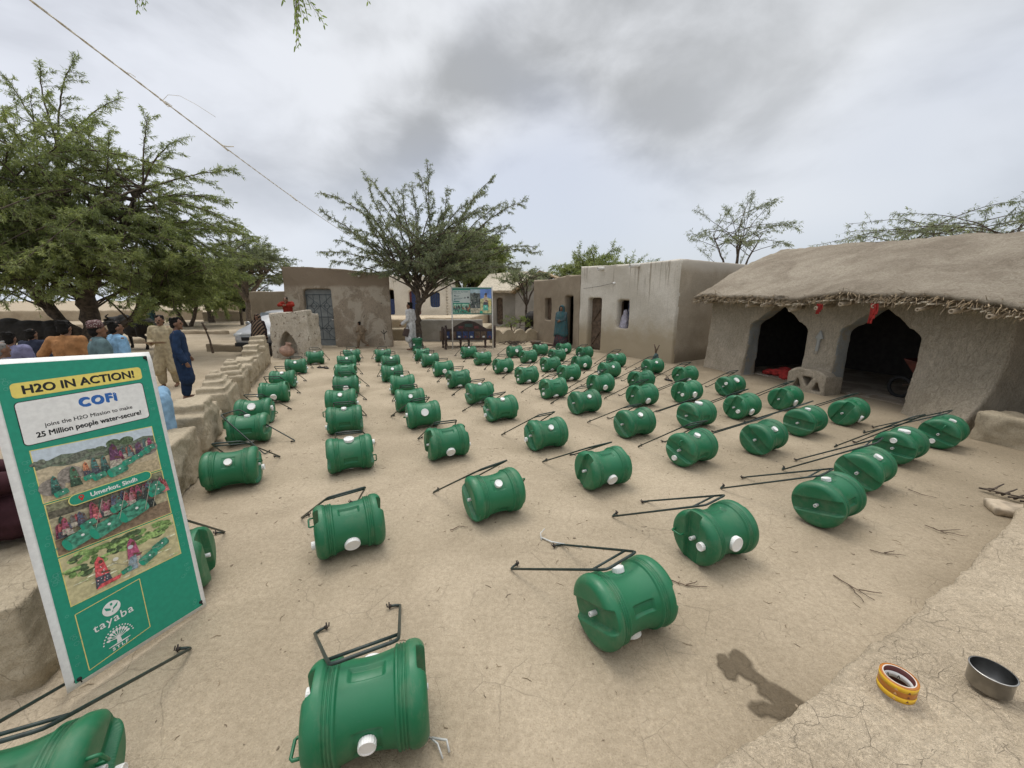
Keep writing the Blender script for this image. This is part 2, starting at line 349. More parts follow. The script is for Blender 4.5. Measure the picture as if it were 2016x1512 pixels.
nt.links.new(mix(nt,1.0,src,(.37,.345,.30),'MULTIPLY'),b.inputs[0]); b.inputs['Roughness'].default_value=.6; b.inputs['Specular IOR Level'].default_value=.3
ms=N(nt,'ShaderNodeMixShader',i0=N(nt,'ShaderNodeAttribute',{'attribute_name':'soak'}).outputs['Fac'],i1=N(nt,'ShaderNodeBsdfTransparent').outputs[0],i2=b.outputs[0]); nt.links.new(ms.outputs[0],nt.nodes['Material Output'].inputs[0])
tag(obj('wet_patch',me,mw,smooth=True),kind='structure')
# ---------------------------------------------------------------- barrels
RB=.19; HL=.2325
def barrel_mesh():
    def sm(a,b,x):
        t=min(1,max(0,(x-a)/(b-a)));return t*t*(3-2*t)
    def side(x):
        a=abs(x)
        if a<.104: return .159+.013*(a/.104)**2
        if a<.113: return .172+.012*sm(.104,.113,a)
        r=.184+.006*sm(.15,.172,a)
        for gx in (.124,.137,.150): r-=.006*math.exp(-((a-gx)/.0028)**2)
        return r
    pr=[]
    x=-.18
    half=[]
    x=0
    while x<.1 : half.append((x,side(x)));x+=.007
    x=.1
    while x<.183: half.append((x,side(x)));x+=.0022
    for k in range(1,15):
        t=k/14*PI/2; half.append((.184+(HL-.184)*math.sin(t)**1.0,.145+.045*math.cos(t)))
    for r in np.linspace(.138,0.0,22): half.append((HL,float(r)))
    prof=[(-x,r) for x,r in half[::-1]]+half[1:]
    S=200; V=[];F=[]
    for x,r in prof:
        for k in range(S):
            a=2*PI*k/S; rr=r; xx=x
            if abs(x)<.1:
                for c in (PI/2,3*PI/2):
                    d=abs((a-c+PI)%(2*PI)-PI)*r
                    rr-=.015*sm(.030,.025,d)*sm(.070,.065,abs(x))
                d=abs((a-PI+PI)%(2*PI)-PI)*r; rr-=.008*sm(.056,.050,d)*sm(.056,.050,abs(x))
            p=rr*math.cos(a)
            f=sm(.060,.051,abs(p)); lim=HL-.036*f
            if abs(xx)>lim: xx=math.copysign(lim,xx)
            V.append((xx,-rr*math.sin(a),p))
    n=len(prof)
    for i in range(n-1):
        for k in range(S): F.append((i*S+k,i*S+(k+1)%S,(i+1)*S+(k+1)%S,(i+1)*S+k))
    me=bpy.data.meshes.new('barrel_body'); me.from_pydata(V,[],F)
    bm=bmesh.new(); bm.from_mesh(me); bmesh.ops.remove_doubles(bm,verts=bm.verts,dist=1e-5); bmesh.ops.recalc_face_normals(bm,faces=bm.faces); bm.to_mesh(me); bm.free()
    me.shade_smooth(); return me
mg,nt,b=newmat('green_moulded_plastic'); v=pos(nt,obj=True); rnd=N(nt,'ShaderNodeObjectInfo').outputs['Random']
c0=mix(nt,rnd,(.007,.124,.051),(.011,.152,.063)); du=noi(nt,v,5,6,.65); sc_=noi(nt,pos(nt,(6,30,30),True),3.0,4,.7)
c1=mix(nt,ramp(nt,du,.5,.75,0,.13),c0,(.30,.26,.18)); c1=mix(nt,ramp(nt,sc_,.64,.70,0,.16),c1,(.14,.24,.18)); ax=math_(nt,'ABSOLUTE',N(nt,'ShaderNodeSeparateXYZ',i0=N(nt,'ShaderNodeTexCoord').outputs['Object']).outputs[0]); hoop=math_(nt,'MULTIPLY',ramp(nt,ax,.10,.13),ramp(nt,noi(nt,pos(nt,(7,3,3),True),2.2,5,.7),.46,.66)); c1=mix(nt,math_(nt,'MULTIPLY',hoop,.12),c1,(.34,.29,.21))
nt.links.new(c1,b.inputs[0]); nt.links.new(ramp(nt,noi(nt,v,9,4),.3,.7,.36,.56),b.inputs['Roughness']); bump(nt,b,noi(nt,v,160,3),.06,.002); M['green']=mg
def capmesh(r,h,z0,ribs=24):
    bm=bmesh.new(); S=ribs*4
    pr=[(r*.99,z0,1),(r,z0+.002,1),(r,z0+h-.004,1),(r*.95,z0+h,0),(r*.80,z0+h,0),(r*.77,z0+h-.002,0),(0,z0+h-.002,0)]
    lathe(bm,[(a,z) for a,z,_ in pr],S)
    for vv_ in bm.verts:
        k=math.atan2(vv_.co.y,vv_.co.x)
        if vv_.co.xy.length>r*.97 and math.cos(k*ribs)<0: vv_.co.x*=.965; vv_.co.y*=.965
    return tomesh(bm)
BODY=barrel_mesh(); BIG=capmesh(.053,.030,.152); SMALL=capmesh(.034,.028,.150,18); FILL=capmesh(.029,.030,HL-.004,14)
bm=bmesh.new(); lathe(bm,[(.0135,HL-.04),(.0135,HL+.004),(.0125,HL+.006),(.0085,HL+.006),(.008,HL-.01),(0,HL-.01)],14); PIN=tomesh(bm)
bm=bmesh.new(); z=HL+.003; tube(bm,[(-.065,0,z-.02),(-.065,0,z+.024),(-.070,0,z+.030),(-.135,0,z+.030),(-.142,0,z+.024),(-.142,0,z-.03)],.0065,8); LOOP=tomesh(bm)
for m_ in (BIG,SMALL,FILL): pass
# axis helpers: mesh +z is outward; angle a about the barrel axis (x), 0 = local up
def rx(a): return Matrix.Rotation(a,4,'X')
YX=Matrix.Rotation(-PI/2,4,'Y')      # +z -> -x (end A)
def make_barrel():
    e=empty('water_barrel',(0,0,0),0,'x','barrel','green water barrels in rows')
    parts=[('barrel_body',BODY,M['green'],Matrix.Identity(4)),('large_cap',BIG,M['cap'],Matrix.Identity(4)),('small_cap',SMALL,M['cap'],rx(PI)),
      ('filler_cap',FILL,M['cap'],Matrix.Translation((0,0,.098))@YX),('axle_pin',PIN,M['pin'],YX),('axle_pin',PIN,M['pin'],Matrix.Rotation(PI,4,'Z')@YX),('carry_loop',LOOP,M['green'],YX@Matrix.Identity(4))]
    for n,me,mt,mx in parts:
        o=obj(n,me,mt,e,smooth=(n in('axle_pin','carry_loop'))); o['mx']=[x for r_ in mx for x in r_]
    return e
def set_roll(e,phi,upright=False):
    for ch in e.children:
        f=ch['mx']; mx=Matrix((f[0:4],f[4:8],f[8:12],f[12:16]))
        ch.matrix_basis=(Matrix.Translation((0,0,HL))@Matrix.Rotation(phi,4,'Z')@Matrix.Rotation(PI/2,4,'Y')@mx) if upright else (Matrix.Translation((0,0,RB+.002))@rx(phi)@mx)
        del ch['mx']
# name x y yaw roll end-with-filler-cap
BD="""b1 -2.787 3.581 25 228 R
b2 -3.436 4.798 21.7 176 L
b3 -3.864 5.588 18 52 R
b4 -4.309 6.812 22.8 110 L
b5 -4.818 7.965 18.3 205 R
b6 -5.437 9.593 22.3 225 R
b7 -5.713 11.114 26 180 L
b8 -4.806 11.492 28 182 R
b9 -4.431 10.233 27 222 R
b10 -3.85 8.80 16 138 L
b11 -3.25 7.39 19.8 100 R
b12 -2.84 6.22 17.5 222 R
b13 -2.344 5.185 21.6 190 L
b14 -1.768 3.958 25 8 R
b15 -1.209 2.582 28 112 L
b16 -.592 1.29 16 272 L
c1 -3.896 11.573 24.5 180 L
c2 -3.275 10.301 27 222 L
c3 -2.743 8.683 23.4 226 L
c4 -2.176 7.496 19.8 184 L
c5 -1.712 6.265 21.5 236 R
c6 -1.303 5.43 23.5 66 L
c7 -.772 4.309 27 116 R
c8 -.16 3.062 28.5 216 R
c9 .628 1.849 25.6 156 R
d2 -2.756 11.75 21.6 150 L
d3 -2.29 10.666 21.8 206 L
d4 -1.681 9.284 22.7 104 L
d5 -1.14 8.042 25.9 150 L
d6 -.588 6.768 25 188 R
d7 -.174 5.765 28 202 L
d8 .427 4.6 24.8 226 L
d9 .909 3.594 23 112 R
d10 1.469 2.503 22.2 88 L
e1 -1.387 12.253 25.6 198 L
e2 -.845 10.956 24.2 178 R
e3 -.227 9.688 26 118 L
e4 .328 8.469 26.2 142 L
e5 .785 7.156 25.6 146 L
e6 1.193 6.147 27.4 226 R
e7 1.678 5.049 25.6 216 R
e8 2.048 4.142 29 198 L
e9 2.667 2.973 30 166 R
f1 .082 12.434 26 74 R
f2 .481 11.367 25 142 R
f3 .997 9.931 25 146 L
f4 1.309 8.749 25 140 R
f5 1.774 7.563 24.6 108 R
f6 2.292 6.602 24.8 116 R
f7 2.711 5.449 28 6 R
f8 3.086 4.485 33 220 R
f9 3.517 3.577 32 208 R
g1 .946 12.909 24.7 182 R
g2 1.362 11.625 21.6 140 R
g3 1.847 10.142 24.4 104 R
g4 2.329 9.112 25.5 236 L
g5 2.714 7.946 23.5 132 R
g6 3.204 6.88 29 100 L
g7 3.64 5.89 28 112 L
g8 4.071 5.126 30 182 R
g9 4.484 4.204 28 2 L
h1 1.772 13.232 25.9 102 R
h2 2.307 12.203 24.9 136 L
h3 2.892 10.623 26 190 R
h4 3.55 9.617 25.3 226 R
h5 3.884 8.508 21.6 132 R
h6 4.277 7.383 28 42 L
h7 4.683 6.406 29 110 R
h8 5.063 5.582 29 118 R
h9 5.492 4.674 31 200 L
i1 -2.2 2.14 25 100 L
i2 -1.667 .955 25 205 R"""
COLN={'b1':'along the low mud wall','b2':'along the low mud wall','x':'in the second column','c':'in the third column','d':'in the fourth column','e':'in the fifth column','f':'in the sixth column','g':'in the seventh column','h':'in the eighth column'}
ORD=['','nearest','second','third','fourth','fifth','sixth','seventh','eighth','ninth','farthest']
def look(p):
    p%=360
    if p<25: return 'large white cap on top'
    if p<80: return 'large white cap facing the camera'
    if p<125: return 'large white cap low on its front'
    if p<160: return 'moulded panel turned up to the front'
    if p<200: return 'small white cap on top'
    if p<245: return 'small white cap on its upper front'
    return 'small white cap low on its front'
rows=[l.split() for l in BD.split('\n')]; bar={r[0]:(float(r[1]),float(r[2]),R(float(r[3])),float(r[4]),r[5]) for r in rows}
def colkey(n):
    if n[0]=='b': return 'b1' if int(n[1:])<8 else 'x'
    return n[0]
order={}
for k in set(colkey(n) for n in bar if n[0]!='i'):
    l=sorted([n for n in bar if colkey(n)==k and n[0]!='i'],key=lambda n:bar[n][1])
    for i,n in enumerate(l): order[n]=ORD[i+1] if i<len(l)-1 else 'farthest'
short={}
for n in bar:
    if n=='i1': short[n]='barrel half hidden behind the tall banner'
    elif n=='i2': short[n]='barrel cut off by the bottom left corner'
    else:
        pl=COLN[colkey(n)]
        short[n]=f'{order[n]} barrel {pl}'
proto_b=make_barrel(); 
special={'b2':'second green barrel along the low mud wall, a handle lying lengthwise over it','b16':'large green barrel cut by the bottom edge right of the banner, panel on top',
 'c9':'nearest barrel of the third column, recessed panel and end channel facing front','h9':'rightmost green barrel, nearest to the buttressed foot of the arched hut'}
srcs={}
first=True
keep=proto_b
def hz(n): return random.Random(n).uniform(-1,1)
for n,(x,y,yaw,ph,A) in bar.items():
    e=copy_tree(keep)
    flip=PI if A=='R' else 0
    e.location=(x,y,0.0); e.rotation_euler=(0,0,yaw+flip); e['label']=special.get(n) or (order[n]+' green barrel '+COLN[colkey(n)]+', '+look(ph)) if n[0]!='i' else 'green water '+short[n]
    set_roll(e,R(-ph if flip else ph)); srcs[n]=e
e=copy_tree(keep); e.location=(-3.456,14.1,0); e.rotation_euler=(0,0,.3); e['label']='green barrel standing upright on its end at the foot of the courtyard tree'; set_roll(e,R(40),True)
for ch in list(keep.children): bpy.data.objects.remove(ch)
bpy.data.objects.remove(keep)
# ---------------------------------------------------------------- pull handles (loose rods resting on the barrels)
def make_handle():
    e=empty('pull_handle',(0,0,0),0,'x','handle','dark pull handles resting on the barrels')
    bm=bmesh.new(); a=.128
    P=[(-.232,.83,0),(-.226,.815,0)]
    def arm(s): return [(s*.170,.842,.012),(s*.205,.846,.006),(s*.226,.842,0),(s*.232,.826,0),(s*.150,.16,0),(s*.132,.03,0),(s*.122,.008,0),(s*.100,0,0)]
    tube(bm,arm(-1)+arm(1)[::-1],.0076,8); obj('rod_frame',tomesh(bm),M['rod'],e,True)
    bm=bmesh.new(); tube(bm,[(-.143,.10,0),(.143,.10,0)],.0070,8); obj('cross_bar',tomesh(bm),M['rod'],e,True)
    for s in (-1,1):
        bm=bmesh.new(); tube(bm,[(s*.182,.842,.010),(s*.166,.842,.013)],.0105,8); tube(bm,[(s*.172,.842,-.004),(s*.172,.842,.034)],.004,6); tube(bm,[(s*.160,.835,.010),(s*.158,.850,.028)],.0035,6); obj('hook_end',tomesh(bm),M['rodtip'],e,True)
    return e
hp=make_handle()
def place_handle(tip,U,label,first=[True]):
    tip=Vector(tip);U=Vector(U);Y=(tip-U).normalized();X=Y.cross(Vector((0,0,1))).normalized();Z=X.cross(Y)
    e=copy_tree(hp); o=tip-Y*.84
    Mx=Matrix(((X.x,Y.x,Z.x,o.x),(X.y,Y.y,Z.y,o.y),(X.z,Y.z,Z.z,o.z),(0,0,0,1)))
    e.matrix_basis=Mx; e['label']=label
HT={'c9':(.18,2.47),'d9':(.552,4.25),'d10':(1.055,3.125),'e7':(1.35,5.707),'e8':(1.81,4.70),'e9':(2.256,3.625),'f9':(3.15,4.07),'g9':(4.30,4.69),'b16':(-.892,1.91),'i1':(-2.5,2.65),'i2':(-1.93,1.63)}
rr=random.Random(3)
for n,(x,y,yaw,ph,A) in bar.items():
    lab='dark metal pull handle resting on the '+short[n]
    if n=='b2':
        place_handle((-2.93,4.60,.012),(-3.66,4.80,.42),'dark metal handle lying lengthwise over the second barrel by the low wall'); continue
    if n in HT: tx,ty=HT[n]
    else:
        d=rr.uniform(.64,.76); an=yaw+R(90+rr.gauss(5,4)); 
        if n[0]=='b' and n not in('b15',): an=yaw+R(90+rr.gauss(-8,4))
        tx,ty=x+d*math.cos(an),y+d*math.sin(an)
    d=math.hypot(tx-x,ty-y); al=2*math.atan((RB+.010)/d); dx,dy=(tx-x)/d,(ty-y)/d
    place_handle((tx,ty,.012),(tx-dx*math.cos(al),ty-dy*math.cos(al),.012+math.sin(al)),lab)
place_handle((-3.40,13.98,.02),(-3.62,14.62,.66),'dark pull handle standing over the upright barrel against the tree trunk')
for ch in list(hp.children): bpy.data.objects.remove(ch)
bpy.data.objects.remove(hp)
# ---------------------------------------------------------------- buildings
def shell(L,H,D,th,holes,top=None,vs=.05,amp=.018,fs=1.3,Mx=None,floor=False,roof=True,side_h=None,batter=0.0):
    """hollow building: front wall with openings at local z in [-th,0], sides and back behind it"""
    bm=bmesh.new(); top=top or [(L,H),(0,H)]
    merge(bm,plate([(0,-.25),(L,-.25),*top],holes,th))
    h0,h1=top[-1][1],top[0][1]
    box(bm,0,th,-.25,h0,-D,-th+.02); box(bm,L-th,L,-.25,h1,-D,-th+.02); box(bm,0,L,-.25,min(h0,h1),-D,-D+th)
    if roof:
        rz=min(h0,h1)-.22; box(bm,.05,L-.05,rz-.15,rz,-D+.05,-.05)
    if batter:
        for v in bm.verts:
            pass
    me=vox(bm,vs,2,amp,fs)
    if batter:
        n=len(me.vertices)
        for v in me.vertices:
            if v.co.z>-th*.6 and v.co.y<1.2: v.co.z+=batter*((1.2-v.co.y)/1.45)**2
    return me
def part(parent,name,bm,mat,smooth=False):
    me=bm if isinstance(bm,bpy.types.Mesh) else tomesh(bm); return obj(name,me,mat,parent,smooth)
def building(name,P0,P1,label,cat='house',z=0.0):
    e=empty(name,(0,0,0),0,label,cat); e.matrix_basis=frame(P0,P1,z); return e
# back house with the grey metal door ------------------------------------------------------
bh=building('mud_house',(-8.78,15.3),(-4.72,15.3),'brown flat-roofed mud house with patchy plaster and grey metal door','house')
L=4.06; door=rect(.70,1.80,.04,2.22)
me=shell(L,2.95,4.2,.3,[door],top=[(L,2.86),(3.3,2.87),(2.4,2.96),(1.2,3.05),(0,3.05)],amp=.02)
for v in me.vertices:
    if v.co.z<-.05 and v.co.x>2: v.co.x+=(v.co.z+.05)*.40
part(bh,'wall',me,M['backhouse'])
dm=obj('door',None or tomesh((lambda b:(box(b,.70,1.80,.04,2.22,-.22,-.18),b)[-1])(bmesh.new())),M['metalgrey'],bh)
bm=bmesh.new(); x0,x1=.74,1.76
def bar2(bm,a,b,r=.012,z=-.178): tube(bm,[(a[0],a[1],z),(b[0],b[1],z)],r,6)
for y in (.28,1.16,2.02): bar2(bm,(x0,y),(x1,y),.014)
for x in (x0,(x0+x1)/2,x1): bar2(bm,(x,.28),(x,2.02))
for y0,y1 in ((.28,1.16),(1.16,2.02)):
    ym=(y0+y1)/2; xm=(x0+x1)/2; bar2(bm,(x0,ym),(x1,ym),.009)
    for xa,xb in ((x0,xm),(xm,x1)):
        xc=(xa+xb)/2; bar2(bm,(xc,y0),(xc,ym-.13),.009); bar2(bm,(xc,ym+.13),(xc,y1),.009)
        dd=.13; q=[(xc-dd,ym),(xc,ym+dd),(xc+dd,ym),(xc,ym-dd)]
        for i in range(4): bar2(bm,q[i],q[(i+1)%4],.011)
    for cx in (x0,x1):
        bar2(bm,(xm,ym),(cx,y0),.009); bar2(bm,(xm,ym),(cx,y1),.009)
        s=1 if cx==x0 else -1
        bar2(bm,(xm,y1 if False else ym),(cx,ym),.009)
part(dm,'door_bars',bm,M['metaldark'])
bm=bmesh.new(); tube(bm,[(1.66,1.06,-.15),(1.74,1.06,-.15)],.016,6); tube(bm,[(1.70,1.06,-.18),(1.70,1.06,-.15)],.012,6); part(dm,'handle',bm,M['pipe'])
bm=bmesh.new(); box(bm,.66,.70,.04,2.26,-.20,-.12); box(bm,1.80,1.84,.04,2.26,-.20,-.12); box(bm,.70,1.80,2.22,2.26,-.20,-.12); part(bh,'door_frame',bm,M['metalgrey'])
bm=bmesh.new(); box(bm,.62,1.88,-.2,.035,-.3,.10); part(bh,'door_step',vox(bm,.03,2,.01,3),M['wallmud'])
bm=bmesh.new(); tube(bm,[(2.95,2.72,-.1),(2.95,2.70,.12)],.035,10); part(bh,'rain_spout',bm,M['pipe'],True)
bm=bmesh.new()
for a,b in (((3.75,.28),(3.73,.62)),((3.73,.50),(3.62,.62)),((3.73,.50),(3.85,.63)),((3.73,.62),(3.73,.68))): tube(bm,[(a[0],a[1],.012),(b[0],b[1],.012)],.011,5)
part(bh,'charcoal_mark',bm,M['black'])
# lower mud house behind it at the left with a small grilled window
fh=building('mud_house',(-12.55,18.9),(-8.9,18.3),'plain mud house with one tiny grilled window left of the grey door','house',-.2)
part(fh,'wall',shell(3.7,2.42,4,.3,[rect(2.30,2.60,1.30,1.68)],vs=.06),M['mudgrey'])
bm=bmesh.new()
for i in range(4): tube(bm,[(2.33+i*.08,1.30,-.06),(2.33+i*.08,1.68,-.06)],.014,5)
part(fh,'window_grille',bm,M['black'])
# whitewashed far house on the terrace
wf=building('whitewashed_house',(-9.6,24),(-3.95,24),'far whitewashed house with blue door and window on the raised terrace','house',.92)
L=5.65
part(wf,'wall',shell(L,2.30,4,.3,[rect(1.55,2.45,0,1.5),rect(3.35,4.05,0,1.42),rect(4.62,5.2,.45,1.35)],top=[(L,2.28),(3,2.36),(0,2.34)],vs=.07),M['whitefar'])
d_=part(wf,'door',(lambda b:(box(b,3.35,4.05,0,1.42,-.2,-.16),b)[-1])(bmesh.new()),M['bluepaint']); bm=bmesh.new(); box(bm,3.35,3.47,0,1.42,-.155,-.13); box(bm,3.93,4.05,0,1.42,-.155,-.13); part(d_,'door_frame',bm,M['redpaint'])
w_=part(wf,'window',(lambda b:(box(b,4.62,5.2,.45,1.35,-.18,-.14),b)[-1])(bmesh.new()),M['bluepaint']); bm=bmesh.new()
for i in range(5): box(bm,4.62+i*.14,4.65+i*.14,.45,1.35,-.135,-.12)
part(w_,'window_bars',bm,M['metaldark'])
part(wf,'door',(lambda b:(box(b,1.55,2.45,0,.95,-.2,-.16),b)[-1])(bmesh.new()),M['bluepaint'])
bm=bmesh.new()
for i in range(13): box(bm,L-.02,L+.10,.05+i*.175,.14+i*.175,-.25,.02)
part(wf,'toothed_brick_edge',bm,M['whitefar'])
# whitewashed house on the right -----------------------------------------------------------
wh=building('whitewashed_house',(2.5,14.5),(4.66,11.17),'streaked whitewashed flat-roofed house with brown door and curtained window','house')
L=3.97
wm=part(wh,'wall',shell(L,2.97,4.6,.32,[rect(.42,1.06,.05,1.90),rect(1.79,2.30,.90,1.815)],top=[(L,2.95),(2.6,2.93),(1.2,2.96),(0,3.0)],amp=.012),[M['white'],mud('bare_mud_side',(.31,.27,.21),(.40,.35,.28),1.0,bmp=.5,high=(2.55,2.85,(.44,.40,.34),.3),low=(.1,.5,(.2,.165,.12),.5))])
for p in wm.data.polygons:
    if p.center.x>L-.05 and p.center.z<-.10+.05*noise.noise(p.center*5): p.material_index=1
dr=part(wh,'door',(lambda b:(box(b,.42,1.06,.05,1.90,-.27,-.23),b)[-1])(bmesh.new()),M['wood'])
bm=bmesh.new(); box(bm,.44,1.04,.95,1.05,-.229,-.20); box(bm,.44,1.04,.12,.22,-.229,-.20); box(bm,.44,1.04,1.74,1.84,-.229,-.20)
for (a,b) in (((.47,1.06),(1.01,1.72)),((.47,.24),(1.01,.93))): tube(bm,[(a[0],a[1],-.215),(b[0],b[1],-.215)],.03,4)
part(dr,'door_braces',bm,M['wood'])
wn=obj('window',None or tomesh((lambda b:(box(b,1.76,1.80,.88,1.83,-.30,-.22),box(b,2.29,2.33,.88,1.83,-.30,-.22),box(b,1.80,2.29,1.80,1.83,-.30,-.22),b)[-1])(bmesh.new())),M['wood'],wh)
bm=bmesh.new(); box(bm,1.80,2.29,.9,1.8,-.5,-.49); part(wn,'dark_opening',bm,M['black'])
def cloth(x0,x1,y0,y1,z,folds,amp,n=60,m=24,sway=0.0,thick=.004):
    V=[];F=[]
    for j in range(m+1):
        for i in range(n+1):
            u=i/n;v=j/m; V.append((x0+(x1-x0)*u+sway*math.sin(v*PI)*.5,y1-(y1-y0)*v,z+amp*math.sin(u*folds*2*PI+v*1.2)+amp*.4*math.sin(u*folds*5+v*3)))
    for j in range(m):
        for i in range(n): F.append((j*(n+1)+i,j*(n+1)+i+1,(j+1)*(n+1)+i+1,(j+1)*(n+1)+i))
    me=bpy.data.meshes.new('cloth'); me.from_pydata(V,[],F); return me
m,nt,b=newmat('curtain_print'); v=pos(nt); vr=N(nt,'ShaderNodeTexVoronoi',Vector=v,Scale=14.0).outputs['Distance']
nt.links.new(mix(nt,ramp(nt,vr,.25,.32),(.42,.40,.46),mix(nt,ramp(nt,noi(nt,v,7),.45,.55),(.10,.11,.19),(.20,.21,.28))),b.inputs[0]); b.inputs['Roughness'].default_value=.9; M['curtain']=m
part(wn,'curtain',cloth(2.02,2.29,.92,1.80,-.30,4,.018),M['curtain'],True)
bm=bmesh.new(); ell(bm,(1.95,1.42,-.24),(.09,.10,.06)); capsule(bm,(1.94,1.36,-.24),.08,(1.96,.95,-.22),.14); capsule(bm,(1.87,1.3,-.22),.05,(1.84,.93,-.18),.06)
m2=plain('pale_lavender_cloth',(.36,.34,.40),.9,.25,18); M['lavcloth']=m2
part(wn,'knotted_cloth',vox(bm,.02,2,.02,8),m2,True)
for nm,x,l,r_ in (('rain_spout',1.08,.22,.055),('rain_spout',2.56,.34,.06)):
    bm=bmesh.new(); pr=[(r_,-.2),(r_,l),(r_-.012,l),(r_-.012,l-.25),(0,l-.25)]; lathe(bm,pr,18,Matrix.Translation((x,2.86,0))@Matrix.Rotation(R(-12),4,'Y')@Matrix.Rotation(R(4),4,'X')); part(wh,nm,bm,M['pipe'],True)
bm=bmesh.new(); ell(bm,(1.62,2.36,.02),(.04,.04,.05)); part(wh,'cable_insulator',bm,M['cap'])
bm=bmesh.new(); tube(bm,[(1.62,2.36,.05),(1.0,2.28,.045),(.2,2.22,.045)],.006,5); part(wh,'cable',bm,M['black'])
# mud house beyond it with the woman at its doorway
mh=building('mud_house',(1.0,18.2),(2.49,14.52),'smooth brown mud house with a shuttered window beside the whitewashed house','house')
L=3.97
part(mh,'wall',shell(L,2.7,4.0,.3,[rect(1.15,1.75,.98,1.90),rect(2.88,3.55,.05,1.96)],top=[(L,2.70),(3.0,2.76),(1.6,2.66),(0,2.70)],amp=.015),M['mudgrey'])
part(mh,'window_shutter',(lambda b:(box(b,1.15,1.75,.98,1.90,-.20,-.16),box(b,1.40,1.45,.98,1.90,-.159,-.135),b)[-1])(bmesh.new()),M['wood'])
part(mh,'inner_wall',(lambda b:(box(b,2.6,3.8,0,2.2,-1.4,-1.3),b)[-1])(bmesh.new()),M['mud'])
def roofsheet(bm,t):
    me=evalmesh(tomesh(bm),[('SUBSURF',{'subdivision_type':'SIMPLE','levels':4,'render_levels':4}),('SOLIDIFY',{'thickness':t,'offset':1})]); rough(me,.05,2.0); return me
# grey thatched house far behind the sign
gh=building('grey_house',(-1.6,27.5),(1.1,27.2),'far grey rendered house with pale thatched roof behind the courtyard sign','house')
part(gh,'wall',shell(2.9,2.45,5,.3,[rect(.55,.95,.1,1.95)],vs=.08,roof=False),M['concrete'])
part(gh,'door',(lambda b:(box(b,.55,.95,.1,1.95,-.25,-.2),b)[-1])(bmesh.new()),M['wood'])
bm=bmesh.new()
vs=[bm.verts.new(q) for q in ((-.9,2.3,.45),(2.95,2.3,.45),(2.95,3.75,-2.3),(-.3,3.55,-2.3),(-.9,2.3,-5.2),(2.95,2.3,-5.2))]
for f in ((0,1,2,3),(3,2,5,4)): bm.faces.new([vs[i] for i in f])
part(gh,'thatched_roof',roofsheet(bm,.16),plain('pale_thatch',(.46,.41,.32),.95,.25,12,obj=False,bmp=.5))
g2=building('grey_house',(.2,23.2),(2.8,22.4),'grey gabled house with a dark doorway above the scalloped wall','house')
part(g2,'wall',shell(2.7,2.4,4,.3,[rect(1.25,2.5,.1,2.15)],top=[(2.7,2.7),(1.5,3.25),(0,2.2)],vs=.07,roof=False),M['concrete'])
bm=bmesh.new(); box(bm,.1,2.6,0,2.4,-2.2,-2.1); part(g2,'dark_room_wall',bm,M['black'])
bm=bmesh.new(); vs=[bm.verts.new(q) for q in ((-.2,2.18,.25),(1.5,3.32,.25),(2.95,2.72,.25),(-.2,2.18,-4.2),(1.5,3.32,-4.2),(2.95,2.72,-4.2))]
for f in ((0,1,4,3),(1,2,5,4)): bm.faces.new([vs[i] for i in f])
part(g2,'roof',roofsheet(bm,.12),M['straw'])
# ---------------------------------------------------------------- arched hut
hut=building('arched_mud_hut',(5.45,10.7),(6.83,5.34),'mud hut with two pointed arches under a thick drooping thatched roof','hut')
def arch(xl,xr,ys,ap,sh):
    """cusped arch: shoulders then a pointed top"""
    xm=(xl+xr)/2; w_=xr-xl; P=[(xl-.03,-.02),(xl,ys*.5),(xl+.0,ys-.12)]
    for k in range(6): t=k/5; P.append((xl+sh*w_*t*.9,ys-.1+.13*math.sin(t*PI/2)))
    x0=xl+sh*w_; y0=ys+.05
    for k in range(1,8): t=k/7; P.append((x0+(xm-x0)*t, y0+(ap-y0)*(t**.95)))
    Q=[(2*xm-x,y) for x,y in P[:-1]][::-1]
    return P+Q
a1=arch(1.30,2.72,1.33,1.78,.15); a2=arch(3.36,4.60,1.33,1.74,.15)
L=5.6
hw=shell(L,1.98,3.9,.34,[a1,a2],top=[(L,1.80),(3.6,1.95),(0,1.92)],vs=.028,amp=.022,fs=1.6,roof=False)
for v in hw.vertices:                                            # the foot of the wall flares out towards the far corner
    x,y,z=v.co
    if z>-.25: v.co.z+=.10*max(0,1-y/1.2)**2+.62*max(0,min(1,(x-4.55)/.9))*max(0,1-y/1.15)**2
wl=part(hut,'wall',hw,M['thatchwall'])
# blue-grey plaster of the arch jambs
def jamb(A,i0,i1):
    bm=bmesh.new(); pts=A[i0:i1]
    for (x0,y0),(x1,y1) in zip(pts,pts[1:]):
        q=[bm.verts.new((x+.018,y-.006,z)) for x,y,z in ((x0,y0,-.01),(x1,y1,-.01),(x1,y1,-.35),(x0,y0,-.35))]; bm.faces.new(q)
    bmesh.ops.remove_doubles(bm,verts=bm.verts,dist=1e-4); bmesh.ops.solidify(bm,geom=bm.faces[:],thickness=.02)
    me=evalmesh(tomesh(bm),[('SUBSURF',{'subdivision_type':'SIMPLE','levels':3,'render_levels':3})]); rough(me,.02,6); return me
wl.data.materials.append(M['blueplaster'])
for p in wl.data.polygons:
    x,y,z=p.center
    if -.36<z<-.015+.02*noise.noise(p.center*9) and p.normal.x>.35 and y>.0 and (1.1<x<1.75 or 3.15<x<3.85): p.material_index=1
